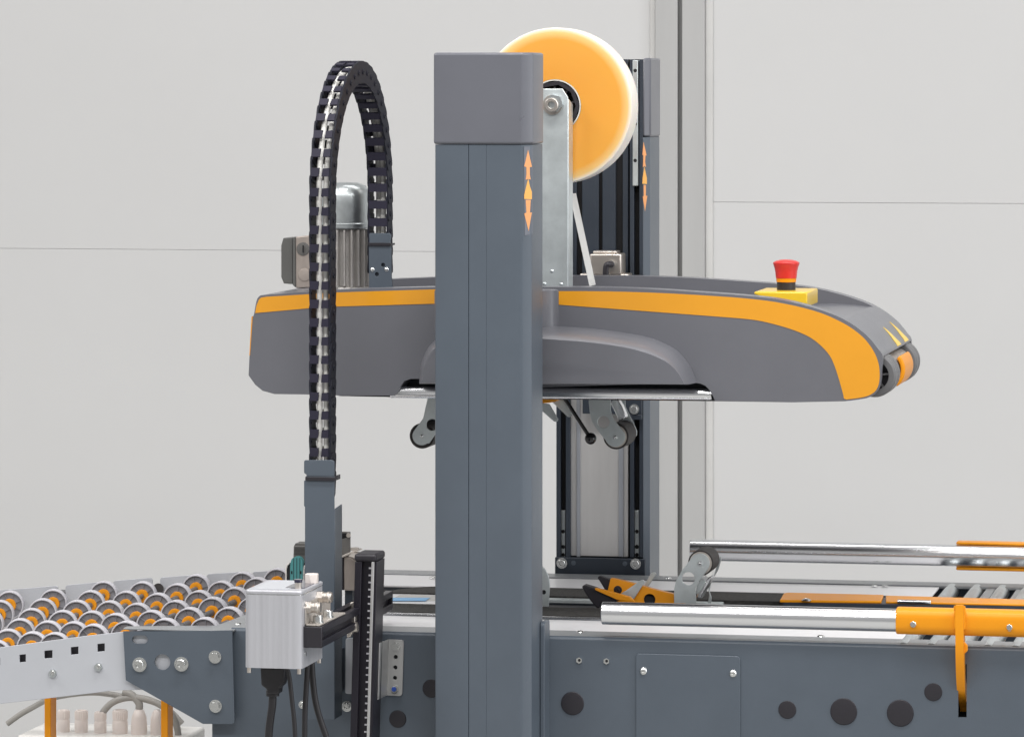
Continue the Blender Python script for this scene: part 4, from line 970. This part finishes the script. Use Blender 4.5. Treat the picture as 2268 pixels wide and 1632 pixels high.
# C profile: left wall, channel floor, right wall
def usec(a, b, ya, yb): return prism([Vector((tl.x + W_ * a, YU0 + ya, tl.z)), Vector((tl.x + W_ * b, YU0 + ya, tl.z)), Vector((tl.x + W_ * b, YU0 + yb, tl.z)), Vector((tl.x + W_ * a, YU0 + yb, tl.z))], Ld)
obj('side_wall', usec(0, .34, 0, .05), 'anod', us, bevel=.0006)
obj('channel', usec(.341, .84, .010, .05), 'anod', us)
obj('clear_edge', usec(.845, .985, -.0005, .05), 'alu', us, bevel=.0005)
obj('side_wall', usec(.99, 1.10, .002, .05), 'anod', us, bevel=.0006)
ca = Vector((tl.x - .001, YU0 - .0015, tl.z)); cw_ = W_ * 1.14
obj('end_cap', box(ca.x, ca.x + cw_, YU0 - .0015, YU0 + .054, tl.z, tl.z + .0105), 'black', us, bevel=.0035, seg=3)
tick = mesh_of(box(-.0026, .0026, -.0008, 0, -.0011, .0011), 'mark', 0); tick.materials.append(M['tyre'])
for k in range(24):
    v = 318 + k * 56.2; t = (z6(0, v)[1] - z6(0, 262)[1]) / (z6(0, 1600)[1] - z6(0, 262)[1])
    q = Vector((tl.x + W_ * .735, YU0 + .0098, tl.z)) + lean * t
    obj('mark', tick, 'tyre', us, mw=Matrix.Translation(q))
# clamp between strip and profile
cl = thing('strip_clamp', 'small bright clamp with bolt joining the black profile and the upright strip', 'clamp', tuple(PY(778, 1430, -.02)))
obj('clamp_body', prism([PY(*z6(*p), YU0 - .012) for p in ((925, 705), (985, 680), (985, 790), (945, 860), (920, 862))], (0, .012, 0)), 'nickel', cl, bevel=.001)
obj('clamp_body', prism([PY(*z6(*p), YU0 + .03) for p in ((945, 590), (975, 580), (975, 700), (945, 720))], (0, .006, 0)), 'nickel', cl, bevel=.0008)
q = PY(*z6(968, 780), YU0 - .012)
bm = new(); acyl(bm, q + Vector((-.016, -.004, .0)), q + Vector((.006, -.004, .001)), .0042, 16); acyl(bm, q + Vector((-.002, -.004, 0)), q + Vector((.0075, -.004, .001)), .0068, 16); obj('bolt', bm, 'nickel', cl)
# Z bracket and back strip
zbk = thing('strip_bracket', 'folded aluminium bracket with row of holes bolting the upright strip to the bed', 'bracket', tuple(PY(875, 1540, YN)))
fo = roundpoly([PY(*z6(*p), YN - .003) for p in ((1243, 876), (1372, 882), (1358, 1325), (1228, 1318))], [0, .005, .005, 0])
fh = [circ(PY(*z6(*p), YN - .003), 4.6 * pxm(PY(875, 1450, YN)), (0, 1, 0), 16) for p in ((1307, 1015), (1304, 1098), (1301, 1180))]
fp = obj('flange', plate(fo, fh, (0, .0022, 0)), 'alu', zbk, bevel=.0003)
obj('flange_back', prism([p + Vector((0, .0024, 0)) for p in [PY(*z6(*p), YN - .003) for p in ((1260, 960), (1350, 960), (1340, 1240), (1250, 1240))]], (0, .0004, 0)), 'hole', zbk)
A1, A2 = PY(*z6(1243, 876), YN - .003), PY(*z6(1228, 1318), YN - .003)
B1, B2 = PY(*z6(1172, 905), YU0 + .03), PY(*z6(1158, 1352), YU0 + .03)
obj('web', prism([A1, B1, B2, A2], (.002, 0, 0)), 'alu', zbk, bevel=.0004)
obj('flange', prism([B1, B1 + Vector((-.03, 0, 0)), B2 + Vector((-.03, 0, 0)), B2], (0, .002, 0)), 'alu', zbk)
bolt('hex', *z6(1308, 932), YN - .003, 8.6, fp, 'bolt'); hb = bolt('hex', *z6(1297, 1270), YN - .003, 8.2, fp, 'bolt', rot=R(20)); bolt('plug', *z6(1292, 1270), YN - .0088, 5.2, hb, 'bluecap', 'bolt_end')
bs = thing('back_strip', 'light grey slotted strip and bolt beside the chain post on the bed panel', 'strip', tuple(PY(770, 1540, YN)))
obj('plate', prism(roundpoly([PY(*z6(*p), YN - .02) for p in ((912, 870), (1000, 860), (1000, 1310), (908, 1305))], .003), (0, .002, 0)), 'rail_grey', bs, bevel=.0003)
obj('spacer', pbox(*z6(925, 900), *z6(990, 1290), YN - .0175, YN - .0005), 'dark_steel', bs)
bolt('socket', *z6(922, 1405), YN, 9.0, bs, 'bolt'); bolt('socket', *z6(572, 1392), YN, 7.0, bs, 'bolt')
# cables under the box
cn = thing('plug_cable', 'thick black cable with chunky moulded plug under the controller box', 'cable', tuple(PY(600, 1482, YS0 + .03)))
yk = YS0 + .035
pts = [z6(*p) for p in ((236, 1100), (430, 1105), (424, 1190), (415, 1240), (385, 1262), (383, 1310), (290, 1312), (286, 1270), (243, 1240), (240, 1180))]
obj('plug', prism([PY(u, v, yk) for u, v in pts], (0, .022, 0)), 'cable_black', cn, bevel=.002)
for vv in (1285, 1300, 1315):
    q = PY(*z6(335, vv), yk + .011); obj('plug_rib', cyl(q + Vector((0, 0, -.0012)), q + Vector((0, 0, .0012)), .0088, 20), 'cable_black', cn)
obj('lead', tube(spline([PY(*z6(*p), yk + .011) for p in ((335, 1310), (332, 1400), (318, 1500), (305, 1620), (300, 1800))], 6), .0052, 12), 'cable_black', cn)
for nm, pts, r, y in (('first thin black cable right of the moulded plug', ((448, 1100), (470, 1200), (490, 1380), (505, 1520), (515, 1700)), .0030, YS0 + .03), ('straight black cable dropping from the middle of the controller box', ((612, 1060), (604, 1200), (592, 1400), (588, 1560), (588, 1750)), .0036, YS0 + .06), ('curving black cable nearest the upright strip', ((642, 1040), (652, 1200), (672, 1360), (705, 1490), (760, 1650)), .0042, YS0 + .08)):
    c = obj('cable', tube(spline([PY(*z6(*p), y) for p in pts], 8), r, 12), 'cable_black'); tag(c, nm, 'cable', 'cables below the controller box')

# ================================================================== DEVICES BEHIND THE POST
z14 = zm(600, 1280, 7.417)
YD = .30
td = thing('label_clamp', 'teal ribbed clamp lever on a black ridged holder behind the chain post', 'clamp', tuple(PY(660, 1290, YD)))
obj('holder', prism([PY(*z14(*p), YD) for p in ((1035, 700), (1245, 700), (1400, 690), (1400, 1340), (1050, 1340), (1025, 960))], (0, .03, 0)), 'grey_mid', td, bevel=.001)
obj('holder_top', prism([PY(*z14(*p), YD + .002) for p in ((1035, 705), (1070, 648), (1400, 655), (1400, 705))], (0, .026, 0)), 'grey_mid', td, bevel=.0006)
for k in range(6):
    q0, q1 = PY(*z14(1040, 715 + k * 24), YD - .0007), PY(*z14(1260, 725 + k * 24), YD - .0007); obj('ridge', box(q0.x, q1.x + .01, YD - .0012, YD - .0001, q1.z, q0.z), 'grey_mid', td)
lev = obj('lever', prism([PY(*z14(*p), YD - .02) for p in [(968, 1340), (968, 1120), (975, 1010)] + arcpts(1088, 1010, 110, 180, 360, 12) + [(1198, 1100), (1192, 1345)]], (0, .012, 0)), 'teal', td, bevel=.0012)
for xx in (1035, 1093, 1150):
    q0, q1 = PY(*z14(xx, 925), YD - .0203), PY(*z14(xx, 1340), YD - .0203); obj('groove', box(q0.x - .0004, q0.x + .0004, YD - .0203, YD - .0198, q1.z, q0.z), 'hole', lev)
for xx in (998, 1167):
    q0, q1 = PY(*z14(xx, 1168), YD - .0206), PY(*z14(xx, 1222), YD - .0206); obj('slot', box(q0.x - .0009, q0.x + .0009, YD - .0206, YD - .0198, q1.z, q0.z), 'hole', lev)
obj('cheek', prism([PY(*z14(*p), YD - .012) for p in ((890, 1345), (893, 1140), (915, 1050), (960, 1010), (1260, 1010), (1260, 1345))], (0, .006, 0)), 'black', td, bevel=.001)
obj('cheek_edge', tube([PY(*z14(*p), YD - .014) for p in ((893, 1345), (895, 1140), (912, 1065), (955, 1020))], .0011, 8), 'gland', td)
obj('cheek_edge', tube([PY(*z14(*p), YD - .014) for p in ((1222, 1345), (1224, 1140), (1240, 1060))], .0011, 8), 'gland', td)
obj('stem', pbox(648, 1280, 680, 1420, YD, YD + .02), 'grey_mid', td)
YQ = .16
fd = thing('side_sensor', 'weathered metal sensor block with dark bracket and hinge plate right of the chain post', 'sensor', tuple(PY(775, 1310, YQ)))
obj('block', prism([PY(*z14(*p), YQ) for p in ((1965, 880), (2070, 900), (2195, 960), (2250, 960), (2250, 1545), (1965, 1530))], (0, .04, 0)), 'bronze', fd, bevel=.002)
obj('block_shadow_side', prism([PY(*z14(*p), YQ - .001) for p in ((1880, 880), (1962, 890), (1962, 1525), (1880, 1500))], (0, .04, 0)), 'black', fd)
obj('bracket', plate([PY(*z14(*p), YQ + .01) for p in ((1880, 430), (2090, 436), (2090, 850), (1930, 890), (1880, 890))], [[PY(*z14(*p), YQ + .01) for p in ((1890, 462), (2030, 462), (2030, 548), (1890, 585))]], (0, .003, 0)), 'grey_mid', fd, bevel=.0004)
obj('bracket_back', pbox(*z14(1885, 445), *z14(2085, 600), YQ + .02, YQ + .022), 'hole', fd)
obj('spring_pin', cyl(PY(*z14(2060, 500), YQ + .006), PY(*z14(2060, 500), YQ + .012), .0032, 14), 'nickel', fd)
hpl = [PY(*z14(*p), YQ - .004) for p in ((1930, 885), (2060, 830), (2200, 780), (2235, 800), (2110, 850), (1935, 925))]
obj('hinge_plate', prism(hpl, (0, .03, 0)), 'warm_alu', fd, bevel=.0006)
obj('top_plate', prism([PZ(*z6(*p), PY(790, 1226, YQ).z) for p in ((935, 225), (990, 240), (1112, 222), (1080, 200), (1000, 195), (960, 205))], (0, 0, .002)), 'warm_alu', fd, bevel=.0005)
for p in ((985, 175), (1070, 200)): q = PY(*z6(*p), YQ + .01); obj('screw', cyl(q, q + Vector((0, 0, .004)), .0062, 16), 'warm_alu', fd)
obj('stem', pbox(*z6(905, 480), *z6(965, 640), YQ + .008, YQ + .03), 'dark_steel', fd)

# ================================================================== SKATE WHEEL CONVEYOR
axles = [
 [(28, 1487), (2, 1511), (-24, 1535), (-52, 1560), (-80, 1587), (-110, 1614)],
 [(137.9, 1482.6), (110, 1506.5), (81, 1531.2), (54.5, 1557), (24, 1583), (-8, 1611)],
 [(263.5, 1462.4), (230.5, 1486.2), (196, 1511), (160.4, 1535.8), (123.3, 1562), (83.7, 1590)],
 [(361, 1463.7), (319, 1487.5), (278, 1512), (235.8, 1537), (188, 1564.3), (139, 1592)],
 [(493.5, 1445.4), (451.2, 1468.7), (399, 1492.7), (348, 1517.4), (292.6, 1543), (235.8, 1570.9)],
 [(610.6, 1439.8), (559.9, 1461.6), (503.4, 1486), (445.6, 1510.3), (380.7, 1536.4), (319, 1562.3)],
 [(698.4, 1430.3), (648, 1453), (596.5, 1478), (537.3, 1501.8), (476.6, 1529.3), (417.3, 1556)],
 [(800, 1431), (748, 1454), (693, 1478.5), (637, 1502), (576.8, 1526.5), (517.5, 1554)]]
wy0, wy1 = YF - .09, YN + .045
sk = thing('skate_wheel_conveyor', 'curved gravity conveyor of grey skate wheels with orange hubs left of the bed', 'conveyor', (PY(200, 1600, .4).x, .4, PY(200, 1700, .4).z))
rw = 33.2 * pxm(PY(300, 1350, .4)); ww = .0175
rimM = mesh_of(lathe([(rw * .91, 0), (rw * .97, 0), (rw, .0012), (rw, ww - .0012), (rw * .97, ww), (rw * .91, ww)], (0, 0, 0), (0, 1, 0), 40, closed=True), 'skate_wheel')
bm = new()
alathe(bm, [(rw * .42, .0035), (rw * .915, .0035), (rw * .915, .007), (rw * .42, .007)], (0, 0, 0), (0, 1, 0), 40, closed=True)
for k in range(8):
    a = k * math.pi / 4 + .25; d = Vector((math.cos(a), 0, math.sin(a))); e = Vector((-d.z, 0, d.x)) * .0005
    aprism(bm, [d * rw * .4 + e + Vector((0, .0016, 0)), d * rw * .9 + e + Vector((0, .0016, 0)), d * rw * .9 - e + Vector((0, .0016, 0)), d * rw * .4 - e + Vector((0, .0016, 0))], (0, .0022, 0))
webM = mesh_of(bm, 'wheel_web')
hubM = mesh_of(lathe([(rw * .16, .0005), (rw * .30, -.0002), (rw * .44, .0002), (rw * .47, .0014), (rw * .47, .009), (rw * .16, .009)], (0, 0, 0), (0, 1, 0), 32, closed=True), 'hub')
for me_, m_ in ((rimM, 'tyre'), (webM, 'wheel_web'), (hubM, 'orange_plastic')): me_.materials.append(M[m_])
for ai, ax in enumerate(axles):
    pts = []
    for k, (sx, sy) in enumerate(ax):
        y = wy0 + (wy1 - wy0) * k / 5
        p = PY(sx / 1.1371, sy / 1.1371, y + ww / 2); pts.append(Vector((p.x, y, p.z - rw)))
    # the axle is straight: least squares through the wheels
    n = len(pts); ym = sum(p.y for p in pts) / n; xm = sum(p.x for p in pts) / n; zm_ = sum(p.z for p in pts) / n
    syy = sum((p.y - ym) ** 2 for p in pts); bxs = sum((p.x - xm) * (p.y - ym) for p in pts) / syy; bzs = sum((p.z - zm_) * (p.y - ym) for p in pts) / syy
    def L(y): return Vector((xm + bxs * (y - ym), y, zm_ + bzs * (y - ym)))
    axd = (L(1) - L(0)).normalized()
    zx = axd.cross(Vector((1, 0, 0))).normalized() * -1
    if zx.z < 0: zx = -zx
    xx = axd.cross(zx).normalized()
    if xx.x < 0: xx = -xx
    obj('axle', cyl(L(wy1 - .03), L(wy0 + .07), .0038, 14), 'spacer', sk)
    for k, p in enumerate(pts):
        spin = random.random() * .8
        c = L(p.y)
        B = Matrix(((xx.x, axd.x, zx.x, c.x), (xx.y, axd.y, zx.y, c.y), (xx.z, axd.z, zx.z, c.z), (0, 0, 0, 1))) @ Matrix.Rotation(spin, 4, 'Y')
        wl_ = obj('skate_wheel', rimM, 'tyre', sk, mw=B)
        obj('wheel_web', webM, 'wheel_web', wl_, mw=B); obj('hub', hubM, 'orange_plastic', wl_, mw=B)
        if k > 0: obj('spacer_sleeve', cyl(L(p.y - .032), L(p.y - .0005), .0047, 16), 'spacer', sk)
# side rails
z5 = zm(0, 1350, 3.2246)
YR1 = YN - .012
rail = [z5(*p) for p in ((-80, 912), (165, 880), (400, 848), (700, 808), (1000, 775), (1430, 752), (1430, 1260), (1180, 1245), (900, 1252), (780, 1270), (550, 1296), (165, 1340), (-80, 1370))]
rh = []
for (cx0, cy0, wd, ht) in ((183, 990, 52, 62), (392, 958, 66, 64), (605, 928, 62, 62), (820, 903, 60, 64), (-30, 1018, 60, 62)):
    rh.append([PY(*z5(cx0 + sx * wd / 2, cy0 + sy * ht / 2 - sx * 3), YR1) for sx, sy in ((-1, -1), (1, -1), (1, 1), (-1, 1))])
rl = obj('near_rail', plate([PY(u, v, YR1) for u, v in rail], rh, (0, .003, 0)), 'rail_grey', sk, bevel=.0004)
for h_ in rh:
    c = sum(h_, Vector()) / 4; obj('rail_insert', box(c.x - .012, c.x + .012, YR1 + .010, YR1 + .014, c.z - .012, c.z + .012), 'black', rl)
for p in ((430, 1112), (800, 1060)): bolt('nut', *z5(*p), YR1, 9.5, rl, 'zinc', 'rail_nut', R(15)); bolt('socket', *z5(p[0] + 2, p[1] - 5), YR1 - .002, 5.6, rl, 'bolt')
YR2 = YF - .05
for t_ in ([(-200, 452), (-90, 440), (-90, 640), (-200, 640)], [(-60, 440), (165, 425), (452, 402), (470, 412), (472, 620), (-60, 640)], [(530, 640), (532, 406), (545, 396), (850, 366), (850, 620)], [(916, 620), (920, 370), (935, 360), (1225, 336), (1238, 350), (1240, 600)], [(1298, 600), (1300, 345), (1312, 333), (1560, 314), (1610, 312), (1620, 580)], [(1678, 580), (1680, 318), (1692, 306), (1900, 292), (1990, 288), (1990, 560)], [(2048, 560), (2050, 298), (2062, 288), (2300, 276), (2300, 540)]):
    obj('rail_tab', prism([PY(*z5(*p), YR2) for p in t_], (0, .003, 0)), 'rail_grey', sk, bevel=.0004)
tb0 = [z5(*p) for p in ((-200, 560), (2500, 480), (2500, 640), (-200, 720))]
obj('far_rail', prism([PY(u, v, YR2 + .004) for u, v in tb0], (0, .003, 0)), 'rail_grey', sk)
obj('link_end', cyl(PY(*z5(1285, 425), YR2 - .012), PY(*z5(1285, 425), YR2 - .001), .0085, 16), 'rubber', sk)
# under-bed stringers that carry the axles
for yy in (wy1 - .028, wy0 + .066):
    a0 = L(yy); pts = [PY(*z5(-300, 900), yy)]
    obj('stringer', tube([Vector((PY(-100, 1400, yy).x, yy, .70)), Vector((XL + .02, yy, .735))], .004, 8), 'spacer', sk)
# dark coupling plate with bolts
YC = YR1 - .006
cp = thing('coupling_plate', 'dark anthracite coupling plate with four bolts joining the wheel conveyor to the bed', 'plate', tuple(PY(*z5(1500, 1500), YC)))
co_ = roundpoly([PY(*z5(*p), YC) for p in ((1000, 772), (1884, 764), (1905, 1522), (1648, 1522), (1022, 1168))], [0, 0, .006, .002, .002])
o1 = [PY(*z5(*p), YC) for p in arcpts(1105, 838, 34, 90, 270, 8) + arcpts(1165, 838, 34, 270, 450, 8)]
o2 = [PY(*z5(*p), YC) for p in arcpts(1318, 1021, 65, 0, 350, 30)]
obj('plate', plate(co_, [o1, o2], (0, .004, 0)), 'dark_steel' if False else 'steel', cp, bevel=.0006)
tf = [PZ(*z5(*p), PY(*z5(1400, 768), YC).z) for p in ((1000, 770), (1020, 742), (1700, 738), (2010, 640), (2090, 640), (1890, 757), (1884, 764))]
zt0 = PY(*z5(1400, 768), YC).z
tfp = [Vector((co_[0].x, YC + .0004, zt0)), Vector((PY(*z5(1884, 764), YC).x, YC + .0004, zt0)), PZ(*z5(2100, 690), zt0), PZ(*z5(2030, 632), zt0), PZ(*z5(1760, 735), zt0), PZ(*z5(1030, 742), zt0)]
obj('top_fold', prism([p for p in tfp], (0, 0, .0022)), 'flange', cp, bevel=.0006)
for kind, p, r in (('socket', (1135, 1040), 12.5), ('socket', (1475, 1036), 12.5), ('hex', (1748, 978), 11.5), ('hex', (1752, 1377), 11.5)): bolt(kind, *z5(*p), YC, r, cp, 'bolt', rot=random.random())
p = PZ(*z5(1935, 712), zt0 + .0023); obj('screw', SC, 'bolt', cp, mw=Matrix.Translation(p) @ Matrix.Rotation(R(-90), 4, 'X') @ Matrix.Scale(.0055, 4))

# ================================================================== UNDER THE WHEEL CONVEYOR
YO = .42
stn = thing('conveyor_stand', 'orange painted stand with two uprights below the wheel conveyor', 'stand', (PY(230, 1600, YO).x, YO, 0))
for u0, u1, v0 in ((98, 112, 1500), (356, 371.5, 1480)):
    a = PY(u0, v0, YO); b = PY(u1, v0, YO); obj('upright', box(a.x, b.x, YO, YO + .03, 0, PY(u0, 1470, YO).z), 'orange_paint', stn, bevel=.0015)
a = PY(98, 1510, YO); b = PY(371, 1526, YO); obj('cross_bar', box(a.x + .009, b.x + .12, YO + .005, YO + .025, PY(300, 1526, YO).z, PY(300, 1505, YO).z), 'orange_paint', stn, bevel=.0015)
for u0 in (105, 363): a = PY(u0, 1500, YO); obj('foot', box(a.x - .03, a.x + .03, YO - .15, YO + .2, 0, .012), 'orange_paint', stn, bevel=.002)
YX = .62
eb = thing('junction_box', 'white junction box with a row of pale cable glands under the wheel conveyor', 'junction box', (PY(240, 1700, YX).x, YX, 0))
bz = PY(240, 1622, YX).z
ba, bb = PY(60, 1600, YX).x, PY(420, 1600, YX).x
obj('enclosure', box(ba, bb, YX - .05, YX + .09, bz - .22, bz), 'cable_white', eb, bevel=.004)
obj('stand_post', box((ba + bb) / 2 - .03, (ba + bb) / 2 + .03, YX - .01, YX + .05, 0, bz - .22), 'cable_white', eb)
sg = pxm(PY(240, 1580, YX))
for cx0, tv, rr, rnd in ((515, 1408, 50, 0), (660, 1410, 52, 0), (815, 1422, 48, 0), (975, 1408, 60, 0), (1130, 1400, 66, 1), (1275, 1405, 54, 1)):
    u, v = z5(cx0, tv); q = PY(u, v, YX); r_ = rr / 3.667 * sg; H_ = q.z - bz
    if rnd: prof = [(0, H_), (r_ * .35, H_), (r_ * .62, H_ * .93), (r_ * .9, H_ * .7), (r_, H_ * .4), (r_, 0)]
    else: prof = [(0, H_ - .004), (r_ * .55, H_ - .004), (r_ * .62, H_), (r_ * .92, H_), (r_ * .98, H_ * .9), (r_, H_ * .6), (r_ * .96, H_ * .55), (r_ * 1.05, H_ * .5), (r_ * 1.05, 0)]
    gl = obj('cable_gland', lathe(prof, (q.x, YX, bz), (0, 0, 1), 32), 'gland', eb)
    if not rnd:
        bm = new()
        for k in range(24):
            a = k * math.pi / 12; d = Vector((math.cos(a), math.sin(a), 0)); c = Vector((q.x, YX, bz)) + d * r_ * .98; acyl(bm, c + Vector((0, 0, H_ * .62)), c + Vector((0, 0, H_ * .95)), r_ * .07, 6)
        obj('grip_ribs', bm, 'gland', gl)
for nm, pts, r, y in (('dark grey cable arching from the third gland below the wheel conveyor', ((815, 1480), (835, 1430), (900, 1358), (990, 1318), (1090, 1308), (1200, 1325), (1310, 1372), (1390, 1440), (1440, 1560), (1450, 1700)), .0052, YX), ('pale grey cable arching just under the near rail', ((60, 1520), (165, 1445), (270, 1385), (400, 1320), (560, 1285), (750, 1268), (900, 1282), (1050, 1310), (1200, 1330), (1360, 1400), (1480, 1520)), .0045, YX + .05), ('short grey cable bending out of the domed gland', ((1130, 1400), (1130, 1360), (1105, 1320), (1060, 1280), (1000, 1260)), .0058, YX)):
    c = obj('cable', tube(spline([PY(*z5(*p), y) for p in pts], 6), r, 12), 'cable_grey'); tag(c, nm, 'cable', 'grey cables under the wheel conveyor')
